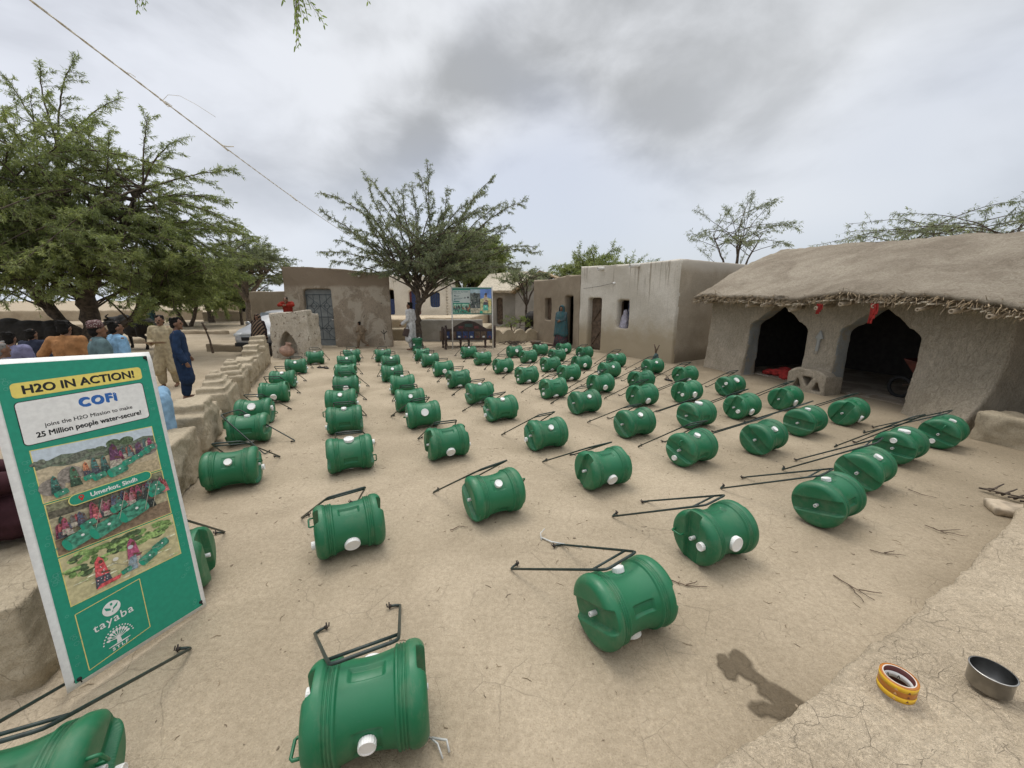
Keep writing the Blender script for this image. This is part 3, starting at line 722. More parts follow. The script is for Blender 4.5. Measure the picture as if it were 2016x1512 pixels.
# pillar foot with triangular vents
tri=[[(.13,.06),(.31,.06),(.22,.26)],[(.30,.31),(.54,.31),(.42,.09)],[(.53,.05),(.71,.05),(.62,.26)]]
bm=plate([(0,-.15),(.80,-.15),(.78,.36),(.70,.42),(.60,.46),(.16,.46),(.06,.40),(0,.34)],tri,.30)
box(bm,.02,.78,-.1,.34,-.44,-.28)
for v in bm.verts: v.co.x+=2.66; v.co.z+=.26
part(hut,'pillar_foot',vox(bm,.018,2,.012,4),M['thatchwall'])
bm=bmesh.new()
merge(bm,plate([(2.96,.75),(3.02,.75),(3.04,1.06),(3.10,1.06),(3.02,1.24),(2.93,1.06),(2.98,1.06)],depth=.05))
for v in bm.verts: v.co.z+=.045
part(hut,'raised_arrow_emblem',vox(bm,.012,2,.006,8),M['blueplaster'])
bm=bmesh.new(); box(bm,.3,L-.3,-.02,.02,-3.6,-.4); part(hut,'floor',bm,M['backhouse'])
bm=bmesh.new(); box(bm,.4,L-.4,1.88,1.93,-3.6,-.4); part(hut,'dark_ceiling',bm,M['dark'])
bm=bmesh.new(); box(bm,.43,L-.43,0,1.9,-3.45,-3.40); box(bm,.43,.47,0,1.9,-3.4,-.45); box(bm,L-.47,L-.43,0,1.9,-3.4,-.45); part(hut,'shade_dark_inner_wall',bm,M['dark'])  # inner faces coloured dark to stand in for indoor shade
# roof: thick, sagging mat of thatch with a hipped left end
V=[];F=[];nu,nv=150,60
def roofpt(u,v):
    x=-.20+u*8.9                                              # along the eave
    ez=(1.93 if x<3.6 else 1.93-.09*min(1.6,(x-3.6)/2.0))+.035*math.sin(x*1.7+.5)+.02*math.sin(x*4.1)
    rz=3.22-.05*max(0,x); hip=1.0; 
    prof=v+.035*math.sin(v*PI)
    z=ez+(rz*hip+(1-hip)*(ez+.02)-ez)*(prof*.94+.06*math.sin(prof*PI/2))
    out=.46-v*2.75
    xx=x+(1-hip)*v*1.3 if x<1.4 else x
    return xx,z,out
for j in range(nv+1):
    for i in range(nu+1):
        x,z,o=roofpt(i/nu,j/nv); k=noise.fractal(Vector((x*1.6,o*1.6,0)),.9,2.1,5)*.05+noise.noise(Vector((x*9,o*9,2)))*.012
        V.append((x,z+k,o+ (noise.noise(Vector((x*2.3,0,5)))*.10+noise.noise(Vector((x*7,0,8)))*.05 if j==0 else 0)))
for j in range(nv):
    for i in range(nu): F.append((j*(nu+1)+i,j*(nu+1)+i+1,(j+1)*(nu+1)+i+1,(j+1)*(nu+1)+i))
def addsheet(dy,rev):
    base=len(V)
    return base
top=list(V)
n0=len(V)
for (x,z,o) in top: V.append((x,z-.06,o))
F+= [(a+n0,d+n0,c+n0,b+n0) for a,b,c,d in F[:]]
for i in range(nu): F.append((i,i+n0,i+1+n0,i+1))
for j in range(nv): a=j*(nu+1); b=(j+1)*(nu+1); F.append((a,b,b+n0,a+n0)); a+=nu;b+=nu; F.append((a,a+n0,b+n0,b))
# back slope
me=bpy.data.meshes.new('roof'); me.from_pydata(V,[],F); bm=bmesh.new(); bm.from_mesh(me); bmesh.ops.recalc_face_normals(bm,faces=bm.faces); bm.to_mesh(me); bm.free()
m,nt,b=newmat('matted_thatch'); v=pos(nt); big=noi(nt,v,1.1,6,.62,.5); f1=noi(nt,pos(nt,(14,14,30)),1.0,5,.7,2.0); f2=noi(nt,pos(nt,(60,60,60)),1.0,3,.7,4.0); spk=noi(nt,v,28,2)
c=mix(nt,ramp(nt,big,.3,.7),(.34,.29,.225),(.50,.44,.35)); c=mix(nt,ramp(nt,f1,.35,.65),mix(nt,1.0,c,(.70,.68,.66),'MULTIPLY'),c); c=mix(nt,ramp(nt,f2,.60,.70,0,.6),c,(.50,.43,.33)); c=mix(nt,ramp(nt,f2,.40,.30,0,.6),c,(.12,.09,.06))
nt.links.new(c,b.inputs[0]); b.inputs['Roughness'].default_value=.95; b.inputs['Specular IOR Level'].default_value=.1
bump(nt,b,math_(nt,'ADD',math_(nt,'MULTIPLY',f1,1.0),math_(nt,'MULTIPLY',f2,.9)),.9,.03); M['thatch']=m
rf=obj('roof',me,m,hut,True)
bm=bmesh.new(); vs=[bm.verts.new(q) for q in ((-.15,3.10,-2.30),(8.7,2.66,-2.30),(8.7,1.9,-4.4),(-.15,1.9,-4.4))]
bm.faces.new([vs[i] for i in (0,1,2,3)]); part(rf,'back_slope',evalmesh(tomesh(bm),[('SOLIDIFY',{'thickness':.1})]),m)
bm=bmesh.new()
for q in ([(.02,1.7,-.2),(.02,3.1,-2.25),(.02,1.7,-3.9)],): bm.faces.new([bm.verts.new(p) for p in q])
part(hut,'gable_wall',evalmesh(tomesh(bm),[('SOLIDIFY',{'thickness':.2,'offset':0})]),M['thatchwall'])
# frayed straw along the eave, many bits as one part
rs=random.Random(11); bm=bmesh.new(); bm2=bmesh.new()
def edge_at(x):
    i=min(nu-1,max(0,int((x+.2)/8.9*nu))); return top[i]
for k in range(2000):
    x=rs.uniform(-.22,6.9); ex,ez,eo=edge_at(x); tgt=bm if rs.random()<.5 else bm2
    p=Vector((x,ez-rs.uniform(.0,.11),eo-rs.uniform(.02,.20))); d=Vector((rs.gauss(.15,.5),rs.gauss(-.35,.35),rs.uniform(.3,1))).normalized()*rs.uniform(.06,.20)
    tube(tgt,[p,p+d*.5+Vector((0,rs.gauss(0,.01),0)),p+d+Vector((0,-.02,0))],[.006,.005,.003],4,cap=False)
s_=part(rf,'straw_fringe',bm,M['straw']); s_['kind']='stuff'; s_=part(rf,'straw_fringe',bm2,plain('grey_straw',(.24,.19,.13),.95,.4,14)); s_['kind']='stuff'
bm=bmesh.new()
for k in range(120):                                            # row of thin cane ends under the mat
    x=-.16+k*.06; ex,ez,eo=edge_at(x); tube(bm,[(x,ez-.12,eo-.30),(x+.05*rs.gauss(.3,1),ez-.15+rs.gauss(0,.012),eo+.03+rs.gauss(0,.05))],.010,5)
s_=part(rf,'cane_lath',bm,plain('pale_cane_ends',(.50,.44,.34),.7,.35,10)); s_['kind']='stuff'
for x in (.25,1.55,2.02,2.62,3.2,3.62,4.15,4.72,5.12,5.5):
    ex,ez,eo=edge_at(x); bm=bmesh.new(); r_=rs.uniform(.028,.045); lathe(bm,[(0,0),(r_,0),(r_,.42),(r_*.5,.42),(r_*.45,.36),(0,.36)],12,Matrix.Translation((x,ez-.19,eo-.40))@Matrix.Rotation(R(rs.uniform(-6,6)),4,'Y')@Matrix.Rotation(R(rs.uniform(2,9)),4,'X')); part(rf,'roof_pole',bm,M['cane'],True)
HM=frame((5.45,10.7),(6.83,5.34))
for (x,l,lab) in ((3.22,.16,'small torn red rag hanging from the eave between the arches'),(4.15,.30,'long red rag hanging from a roof pole above the right arch')):
    ex,ez,eo=edge_at(x); bm=bmesh.new()
    for q in range(3):
        me_=cloth(x-.05+q*.03,x+.01+q*.035,ez-.20-l*(1-.25*q),ez-.17,eo-.02+q*.012,1.3,.012,8,12,.03)
        t=bmesh.new(); t.from_mesh(me_); merge(bm,t)
    me_=tomesh(bm); me_.transform(HM); tag(obj('red_rag',evalmesh(me_,[('SOLIDIFY',{'thickness':.005})]),M['redcloth'],smooth=True),lab,'rag','red rags under the hut eave')
# wall and stone beyond the hut's right corner
bm=bmesh.new(); box(bm,6.9,9.6,-.2,1.9,-.9,-.5); box(bm,5.45,6.9,-.2,1.85,-2.4,-2.0); me=vox(bm,.06,2,.04,1.2); me.transform(HM); tag(obj('mud_wall',me,M['thatchwall']),'shaded mud wall receding past the right corner of the arched hut','wall')
bm=bmesh.new(); box(bm,5.75,6.9,-.1,.36,.15,.70); me=vox(bm,.03,3,.06,2.2); me.transform(HM); tag(obj('mud_block',me,M['wallmud']),'rounded mud block on the ground past the right corner of the hut','block')
# wheelbarrow and red cloth inside the hut
wb=empty('wheelbarrow',(0,0,0),0,'red wheelbarrow tipped up inside the right arch of the hut','wheelbarrow'); wb.matrix_basis=HM@Matrix.Translation((4.45,0.02,-.95))
bm=bmesh.new(); a=[(-.18,.50,.28),(.26,.42,.26),(.26,.42,-.26),(-.18,.50,-.28)]; b_=[(-.34,.78,.36),(.34,.66,.34),(.34,.66,-.34),(-.34,.78,-.36)]
va=[bm.verts.new(q) for q in a]; vb=[bm.verts.new(q) for q in b_]; bm.faces.new(va)
for i in range(4): bm.faces.new((va[i],va[(i+1)%4],vb[(i+1)%4],vb[i]))
part(wb,'tray',evalmesh(tomesh(bm),[('SOLIDIFY',{'thickness':.012}),('BEVEL',{'width':.01,'segments':2})]),plain('faded_red_tray',(.10,.022,.014),.6,.3,8))
for s in (-1,1):
    bm=bmesh.new(); tube(bm,[(.75,.56,.24*s),(.2,.44,.20*s),(-.45,.25,.06*s)],.018,8); part(wb,'shaft',bm,M['wood'],True)
    bm=bmesh.new(); tube(bm,[(.22,.42,.2*s),(.34,0,.24*s)],.016,8); part(wb,'leg',bm,M['pipe'],True)
bm=bmesh.new(); tube(bm,[(-.52+.18*math.cos(k*PI/10),.20+.18*math.sin(k*PI/10),0) for k in range(20)],.03,8,closed=True); part(wb,'wheel',bm,M['tyre'],True)
bm=bmesh.new(); ell(bm,(1.75,.10,-.75),(.30,.13,.22)); ell(bm,(1.5,.07,-.6),(.2,.09,.18)); ell(bm,(2.0,.05,-.6),(.2,.06,.2)); me=vox(bm,.03,2,.06,5); me.transform(HM); tag(obj('red_cloth_heap',me,M['redcloth']),'heap of red cloth on the floor inside the left arch','cloth')
# ---------------------------------------------------------------- low crenellated wall on the left
lw=empty('low_mud_wall',(-4.2,5.2,0),0,'low mud boundary wall with stepped merlons left of the barrels','wall')
def wp(s):                                                    # centreline by arc length
    pts=[(-2.66,1.75),(-3.35,3.4),(-4.15,5.0),(-5.45,7.45),(-7.25,11.2)]
    for (ax,ay),(bx,by) in zip(pts,pts[1:]):
        d=math.hypot(bx-ax,by-ay)
        if s<=d or (bx,by)==pts[-1]: return (ax+(bx-ax)*s/d,ay+(by-ay)*s/d,math.atan2(by-ay,bx-ax))
        s-=d
bm=bmesh.new(); pr=None
tot=10.5
for i in range(43):
    s=i*tot/42; x,y,a=wp(s); h=.27+.03*math.sin(s*3); t=.15
    q=[(x+math.sin(a)*t,y-math.cos(a)*t,-.35),(x+math.sin(a)*(t-.03),y-math.cos(a)*(t-.03),h),(x-math.sin(a)*(t-.03),y+math.cos(a)*(t-.03),h),(x-math.sin(a)*t,y+math.cos(a)*t,-.35)]
    vs=[bm.verts.new(p) for p in q]
    if pr:
        for k in range(4): bm.faces.new((pr[k],pr[(k+1)%4],vs[(k+1)%4],vs[k]))
    else: bm.faces.new(vs[::-1])
    pr=vs
bm.faces.new(pr)
def world_part(parent,name,me,mat):
    me.transform(Matrix.Translation(-parent.location)); return obj(name,me,mat,parent)
world_part(lw,'wall_body',vox(bm,.03,2,.05,1.6),M['wallmud'])
def merlon(s,w_,tiers,dz=0,seed=0):
    rv=random.Random(seed); kx,kz=rv.uniform(.85,1.12),rv.uniform(.9,1.08); tiers=[(a*kx,b,c*kz,d*kz) for a,b,c,d in tiers]
    x,y,a=wp(s); bm=bmesh.new(); Mx=Matrix.Translation((x,y,dz))@Matrix.Rotation(a,4,'Z')
    for (hw,th,z0,z1) in tiers: box(bm,-hw,hw,-th,th,z0,z1,Mx)
    world_part(lw,'merlon',vox(bm,.016,4,.032,3.0,seed=seed),M['wallmud'])
std=[(.46,.20,-.1,.45),(.39,.17,.44,.53),(.27,.13,.52,.61),(.15,.09,.60,.68),(.07,.05,.67,.725)]
merlon(.20,.5,[(.62,.26,-.3,.46)],seed=3); merlon(1.75,.5,[(.5,.2,.0,.50)],seed=8)
merlon(3.02,.5,[(.46,.20,.1,.50),(.26,.18,.48,.60)],seed=1)
for i,s in enumerate((4.62,6.15)): merlon(s,.5,std,seed=i*3)
merlon(7.45,.5,[(.5,.18,.1,.46),(.30,.16,.44,.56)],seed=12); merlon(8.6,.5,[(.5,.18,.1,.50),(.34,.16,.48,.62),(.18,.15,.60,.72)],seed=13); merlon(9.8,.6,[(.55,.19,.1,.60),(.36,.17,.58,.74),(.2,.16,.72,.84)],seed=14)
# niche block at the end of the wall
sh=building('niche_block',(-7.65,12.3),(-6.43,12.35),'whitewashed mud block with a pointed niche at the far end of the low wall','shrine')
P=[(.22,.10),(.22,.42),(.27,.60),(.36,.74),(.47,.86),(.58,.74),(.68,.58),(.74,.40),(.76,.10)]
bm=plate([(-.06,-.25),(1.24,-.25),(1.17,1.52),(.6,1.45),(.02,1.41)],[P],.42); box(bm,-.05,1.22,-.25,1.38,-.75,-.41)
part(sh,'block',vox(bm,.028,2,.03,2),M['shrine'])
bm=bmesh.new(); lathe(bm,[(0,0),(.10,0),(.20,.09),(.22,.17),(.17,.26),(.08,.32),(.065,.37),(.09,.42),(.07,.42),(.05,.37),(0,.34)],28); me=tomesh(bm); me.transform(Matrix.Translation((-7.15,12.12,.10))@Matrix.Rotation(R(18),4,'Y')); tag(obj('clay_pot',me,M['clay'],smooth=True),'round pinkish clay pot lying in the pointed niche','pot')
# scalloped wall on the far side
sw=building('scalloped_wall',(-.9,16.7),(1.15,17.6),'low mud wall with rounded scallops between the bench and mud house','wall')
P=[(0,-.2),(2.25,-.2),(2.25,.44)]
for k in range(60,-1,-1):
    x=2.25*k/60; P.append((x,.36+.20*abs(math.sin(x*PI/.56))**.8))
part(sw,'wall_body',vox(plate(P,depth=.22),.03,2,.02,2),M['wallmud'])
tag(obj('mud_curb',(lambda me:me)(vox((lambda b:(box(b,-4.1,-1.3,17.3,17.55,-.2,.98),b)[-1])(bmesh.new()),.05,2,.03,1.5)),M['concrete']),'straight grey mud curb behind the carved bench','curb')
# far mud walls and ridges on the left plain
rs=random.Random(21)
for i,(x0,y0,x1,y1,h,lab) in enumerate([(-12.3,15.6,-9.5,15.4,.28,'low mud ridge behind the leaning stick'),(-30,38,-16,40,.9,'long pale mud compound wall far beyond the trees'),(-52,36,-33,42,1.05,'tall distant mud compound wall at the far left'),(-40,27,-26,27.5,.35,'low earth bank behind the big tree at left'),(-24,24,-17,23.2,.22,'thin earth bank crossing the plain by the far trees'),(-22,19,-15.5,18,.25,'low earth bank just beyond the man in cream')]):
    bm=bmesh.new(); L=math.hypot(x1-x0,y1-y0); a=math.atan2(y1-y0,x1-x0); box(bm,0,L,-.16,.16,-.4,h,Matrix.Translation((x0,y0,-.2))@Matrix.Rotation(a,4,'Z'))
    me=vox(bm,.08 if h<1 else .15,2,.08,.8); tag(obj('mud_bank' if h<1 else 'compound_wall',me,M['mud']),lab,'bank' if h<1 else 'wall')
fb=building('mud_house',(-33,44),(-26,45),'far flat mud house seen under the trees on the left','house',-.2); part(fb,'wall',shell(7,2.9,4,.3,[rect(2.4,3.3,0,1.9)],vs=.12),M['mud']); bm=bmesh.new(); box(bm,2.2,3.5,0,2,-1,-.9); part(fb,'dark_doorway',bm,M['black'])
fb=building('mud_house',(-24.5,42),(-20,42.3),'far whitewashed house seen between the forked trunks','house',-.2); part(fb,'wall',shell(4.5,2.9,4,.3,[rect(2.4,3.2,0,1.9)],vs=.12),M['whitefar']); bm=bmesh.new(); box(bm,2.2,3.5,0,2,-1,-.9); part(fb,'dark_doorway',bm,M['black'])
# ---------------------------------------------------------------- trees
def bez(p0,p1,p2,n):
    t=np.linspace(0,1,n)[:,None]; return (1-t)**2*p0+2*t*(1-t)*p1+t*t*p2
def leafmesh(P,D,size,rng,per=6,wide=.17,droop=.55):
    """P points on twigs, D twig directions: a drooping spray of narrow leaflets at each"""
    n=len(P); P=np.repeat(P,per,0); D=np.repeat(D,per,0); m=len(P)
    P=P+D*rng.uniform(-.6,.6,(m,1))*size
    d=D*rng.uniform(.1,.9,(m,1))+rng.normal(0,.55,(m,3)); d[:,2]-=droop*rng.uniform(.5,1.7,m); d/=np.linalg.norm(d,axis=1,keepdims=True)
    s=np.cross(d,rng.normal(0,1,(m,3))); s/=np.linalg.norm(s,axis=1,keepdims=True)+1e-9
    l=size*rng.uniform(.6,1.35,(m,1)); wd=l*wide*rng.uniform(.7,1.2,(m,1))
    nrm=np.cross(d,s)
    a=P; b=P+d*l*.5+s*wd*.5+nrm*l*.05; c=P+d*l; e=P+d*l*.5-s*wd*.5+nrm*l*.05
    V=np.stack([a,b,c,e],1).reshape(-1,3)
    me=bpy.data.meshes.new('leaves'); me.vertices.add(len(V)); me.vertices.foreach_set('co',V.astype(np.float32).ravel())
    me.loops.add(len(V)); me.loops.foreach_set('vertex_index',np.arange(len(V),dtype=np.int32)); me.polygons.add(m)
    me.polygons.foreach_set('loop_start',np.arange(0,4*m,4,dtype=np.int32)); me.polygons.foreach_set('loop_total',np.full(m,4,np.int32)); me.update(calc_edges=True); return me
def tree(name,label,base,stems,boughs,seed,leaf,lsize=.10,per=6,twig=.55,tn=12,dens=1.0,mat=None,bark=None,group=None,cat='tree',wind=(0,0,0),br=.035,droop=.55,thin=1.0,start=.25):
    """stems: polylines of (x,y,z,r) rel. to base; boughs: list of (stem index, t, target xyz)"""
    rng=np.random.default_rng(seed); e=empty(name,base,0,label,cat,group); bm=bmesh.new(); LP=[];LD=[]
    for st in stems:
        pts=[];rad=[]
        for a,b in zip(st,st[1:]):
            for k in range(5):
                t=k/5; p=[a[i]+(b[i]-a[i])*t for i in range(3)]; pts.append(Vector(p)+Vector(rng.normal(0,.02,3).tolist())*(1 if pts else 0)); rad.append((a[3]+(b[3]-a[3])*t)*(1+.12*rng.normal()))
        pts.append(Vector(st[-1][:3])); rad.append(st[-1][3]); tube(bm,pts,rad,10)
    W=np.array(wind,float)
    for si,t,tg in boughs:
        st=stems[si]; f=t*(len(st)-1); i=min(int(f),len(st)-2); f-=i
        p0=np.array([st[i][k]+(st[i+1][k]-st[i][k])*f for k in range(3)]); tg=np.array(tg,float); L=np.linalg.norm(tg-p0)
        mid=(p0+tg)/2+np.array([0,0,L*.16])+rng.normal(0,.07*L,3); c=bez(p0,mid,tg,16); c[1:]+=np.cumsum(rng.normal(0,.012*L,(15,3)),0)*.35
        tube(bm,[tuple(q) for q in c],[br*(1-.85*k/15)*thin+.004 for k in range(16)],5)
        T=np.gradient(c,axis=0); T/=np.linalg.norm(T,axis=1,keepdims=True)
        nt_=max(3,int(tn*L/2.5))
        for k in range(nt_):
            u=start+(1-start)*(k+rng.random())/nt_; x=u*15; i=min(int(x),14); q=c[i]+(c[i+1]-c[i])*(x-i); td=T[i]
            side=np.cross(td,rng.normal(0,1,3)); side/=np.linalg.norm(side)+1e-9; side[2]*=.6
            d=td*rng.uniform(.3,1.0)+side*rng.uniform(.4,1.0)+W; d[2]+=.08; d/=np.linalg.norm(d); l=twig*rng.uniform(.45,1.25)*(1.1-.4*u)
            e_=q+d*l+np.array([0,0,-.16*l]); tc=bez(q,q+d*l*.5+np.array([0,0,.08*l]),e_,7)
            tube(bm,[tuple(v) for v in tc[::2]],[.008*thin,.006*thin,.005*thin,.003*thin],3,cap=False)
            nl=max(2,int(dens*l/.075)); tt=rng.uniform(.12,1,nl); ii=np.minimum((tt*6).astype(int),5)
            LP.append(tc[ii]+(tc[ii+1]-tc[ii])*((tt*6-ii)[:,None])); LD.append(np.repeat(d[None],nl,0)+W*.6)
        tail=c[-5:]; LP.append(np.repeat(tail,3,0)+rng.normal(0,.03,(15,3))); LD.append(np.repeat(T[-5:],3,0))
    me=tomesh(bm); me.shade_smooth(); obj('trunk',me,bark or M['bark'],e)
    obj('crown',leafmesh(np.concatenate(LP),np.concatenate(LD),lsize,rng,per,droop=droop),leaf,e); return e
def shell_targets(rng,n,c,r,zmin=-.35,bias=None,stems=(0,),tmin=.6,jit=.25):
    out=[]
    k=0
    while len(out)<n:
        d=rng.normal(0,1,3); d/=np.linalg.norm(d); k+=1
        if d[2]<zmin: continue
        s=rng.uniform(1-jit,1.05); p=[c[i]+d[i]*r[i]*s for i in range(3)]
        if bias and not bias(p): continue
        out.append((int(rng.choice(stems)),rng.uniform(tmin,1.0),p))
    return out
# courtyard tree
rng=np.random.default_rng(5); B=(-3.62,15.0,0)
st=[[(0,0,-.1,.17),(.02,0,.5,.135),(0,.0,1.1,.12),(.04,0,1.7,.115)],[(.04,0,1.7,.11),(.05,.05,2.3,.085),(-.05,.1,3.0,.06),(.2,0,3.9,.035)],[(.06,0,1.55,.095),(.35,-.05,2.0,.08),(.75,-.1,2.5,.06),(1.0,0,3.2,.04)],[(.02,.02,2.0,.07),(-.5,.1,2.7,.05),(-1.0,.1,3.4,.03)]]
tg=[(-3.35,.2,5.6),(-3.2,-.2,4.9),(-3.0,.3,4.0),(-3.3,-.4,3.5),(-3.1,.3,3.2),(-2.3,-.5,4.3),(-2.6,.8,4.6),(-1.6,.2,6.3),(-1.25,-.3,6.0),(-.85,.2,5.8),(.43,.1,6.7),(.25,-.2,6.1),(.05,.4,5.9),(1.3,.2,5.7),(2.9,.1,6.05),(2.7,-.4,5.4),(3.3,.4,5.3),(4.05,0,5.2),(4.5,.2,3.8),(4.6,-.3,3.55),(4.2,.4,3.2),(3.9,-.5,2.9),(3.4,.6,4.6),(3.6,-.6,4.2),(2.6,-1.0,4.9),(2.0,.9,5.4),(2.9,-.8,2.9),(2.2,.5,2.7),(1.6,-.9,2.6),(-1.9,-.7,3.2),(-1.6,.6,2.75),(-.9,-1.0,2.7),(-2.3,.1,2.8),(-.4,-.9,3.0),(.6,-1.1,3.2),(1.5,-1.2,3.9),(.2,-1.2,4.4),(-.9,-1.0,4.6),(-1.7,-.8,5.2),(.9,-.9,5.1)]
bo=[(int(rng.choice([1,3])) if p[0]<0 else int(rng.choice([1,2,2])),rng.uniform(.15,.9),p) for p in tg]
bo+=shell_targets(rng,62,(.5,0,3.9),(3.0,2.6,1.7),-.75,None,(1,2,3),.2,.45)
tree('courtyard_tree','feathery thorn tree with forked trunk standing behind the barrels in the courtyard',B,st,bo,5,M['leafgrey'],.10,8,.36,17,1.25,wind=(.10,0,0),br=.026,droop=.75)
# big tree at the left
rng=np.random.default_rng(9); B=(-15.3,14.2,-.2)
st=[[(0,0,-.1,.34),(.05,0,.9,.28),(0,0,1.7,.26),(.1,0,2.6,.2),(.2,.1,4.2,.13),(0,0,6.0,.08),(.3,0,7.4,.04)],[(-.1,0,.3,.22),(-.9,-.2,1.3,.18),(-1.6,-.3,2.6,.14),(-2.4,-.2,4.2,.09),(-2.7,0,5.8,.05)],[(.1,0,.5,.17),(.9,.2,1.1,.13),(1.7,.3,1.6,.10),(2.8,.2,2.6,.06)],[(.1,0,2.2,.15),(1.2,-.2,3.4,.11),(2.2,-.3,4.6,.07),(3.0,-.2,5.8,.04)],[(0,0,2.0,.14),(-1.0,-1.0,3.4,.1),(-1.6,-1.6,5.4,.05)]]
bo=shell_targets(rng,150,(.1,-.3,4.2),(5.2,4.2,4.3),-.62,None,(0,1,3,4),.30,.45)
bo+=shell_targets(rng,46,(.8,-1.2,3.2),(5.4,3.8,1.6),-.9,None,(0,2,3,4),.25,.35)
bo+=[(3,.9,(6.4,-.6,6.0)),(3,.8,(6.0,-.3,5.2)),(3,.7,(6.3,-.8,4.4)),(2,1.0,(5.4,-.2,3.0)),(2,.9,(5.0,-.6,2.4)),(3,1.0,(4.6,-.4,7.0)),(3,1.0,(3.4,0,7.9)),(0,.95,(1.3,0,9.4)),(0,.95,(.6,-.3,9.1)),(0,.9,(-1.0,0,9.0)),(0,.95,(2.6,.1,8.4)),(2,.8,(4.4,-1.4,2.2)),(2,.7,(3.6,-1.6,1.9)),(4,.6,(-.6,-4.2,2.3)),(1,.6,(-3.0,-3.4,2.4)),(0,.5,(1.5,-4.2,2.6)),(4,.7,(.6,-4.6,3.3))]
bo+=[(int(rng.choice([2,3])),rng.uniform(.4,1),(rng.uniform(3.2,6.6),rng.uniform(-2.4,1.0),rng.uniform(1.7,4.6))) for k in range(40)]
bo+=[(int(rng.choice([1,4,0])),rng.uniform(.3,.8),(rng.uniform(-3,3.0),rng.uniform(-4.6,-2.0),rng.uniform(2.0,4.0))) for k in range(26)]
tree('thorn_tree','huge spreading thorn tree at the left over the standing men',B,st,bo,9,M['leaf'],.115,8,.62,13,1.05,wind=(.5,-.05,-.05),br=.03,start=.2,droop=.5)
def small_tree(label,base,h,cr,seed,n=26,leaf='leaf',lsize=.13,lean=0.0,per=6,name='thorn_tree',flat=.55,th=.35,rad=.12,two=False,twig=.6,thin=1.0,zmin=-.35,tn=10,dens=.8,bark=None,wind=(.15,0,0)):
    rng=np.random.default_rng(seed); hc=h-cr*flat
    t0=h*th
    st=[[(0,0,-.2,rad*1.3),(lean*.3,0,t0*.5,rad),(lean*.7,.05,t0,rad*.85),(lean,0,hc,rad*.4)]]
    for a in ((.4,2.3,4.2) if not two else (0,PI)): st.append([(lean*.65 if not two else .1*math.cos(a),0,t0*.85 if not two else -.15,rad*.8),(lean*.7+cr*.25*math.cos(a),cr*.2*math.sin(a),(t0+hc)/2,rad*.6),(lean+cr*.5*math.cos(a),cr*.4*math.sin(a),hc+.1,rad*.3)])
    if two: st=st[1:]
    bo=shell_targets(rng,n,(lean,0,hc),(cr,cr*.9,cr*flat),zmin,None,tuple(range(len(st))),.55,.35)
    return tree(name,label,base,st,bo,seed,M[leaf],lsize,per,twig,tn,dens,bark=bark,group='trees around the village',thin=thin,wind=wind,br=rad*.35,start=.2)
small_tree('dark windblown thorn tree with pale forked trunk behind the silver car',(-16.6,24.6,-.2),5.9,3.1,31,54,'leafgrey',.18,.2,7,flat=.62,th=.38,rad=.16,twig=.9,zmin=-.5,bark=M['barklight'],wind=(.4,0,0))
small_tree('thorn tree with a leaning bare trunk in the middle of the plain',(-27.6,36,-.2),5.6,4.2,32,60,'leaf',.24,-.6,7,flat=.62,th=.36,rad=.2,twig=1.2,zmin=-.5,wind=(.3,0,0))
small_tree('low thorn tree with two dark stems forming a V behind the man in cream',(-24.5,29.5,-.2),5.2,4.4,33,90,'leaf',.22,0,7,flat=.58,th=.28,rad=.17,two=True,twig=1.1,zmin=-.6,wind=(.3,0,0))
small_tree('slim far tree with thin pale stem right of the leaning trunk',(-22.5,32.5,-.2),4.4,2.2,34,24,'leafgrey',.22,.1,6,flat=.5,th=.45,rad=.1)
small_tree('thick dark green tree growing behind the courtyard sign',(-3.9,33,0),7.3,4.0,35,80,'leaf',.30,0,8,flat=.62,th=.2,rad=.25,twig=1.3,zmin=-.8)
small_tree('small grey green tree before the grey gabled house',(.75,20.6,0),3.6,1.55,36,24,'leafgrey',.14,0,6,flat=.45,th=.5,rad=.06,twig=.5)
small_tree('wide bushy tree rising behind the mud house on the right',(6.0,25.5,0),5.0,4.0,37,62,'leaf',.20,0,6,flat=.48,th=.3,rad=.12,twig=1.1,zmin=-.6)
small_tree('sparse open thorn tree behind the whitewashed house',(10.1,18.2,0),6.3,2.6,38,30,'leafgrey',.13,.1,5,flat=.62,th=.40,rad=.06,twig=.5,tn=8,dens=.6,thin=.6,zmin=-.5)
small_tree('flat-topped thorn tree rising behind the hut roof at far right',(15.6,13.6,0),4.9,4.8,39,46,'leafgrey',.12,0,5,flat=.26,th=.55,rad=.07,twig=.55,tn=9,dens=.7,thin=.6)
small_tree('small bush of thin green stems before the grey thatched house',(.1,18.9,0),1.3,.85,40,13,'leafbright',.07,0,4,'bush',flat=.6,th=.05,rad=.03,twig=.35,zmin=-.6)
small_tree('low bush on the rubble behind the scalloped wall',(.95,19.3,.1),1.0,.6,41,10,'leafbright',.09,0,5,'bush',flat=.5,th=.05,rad=.025,twig=.3,zmin=-.6)
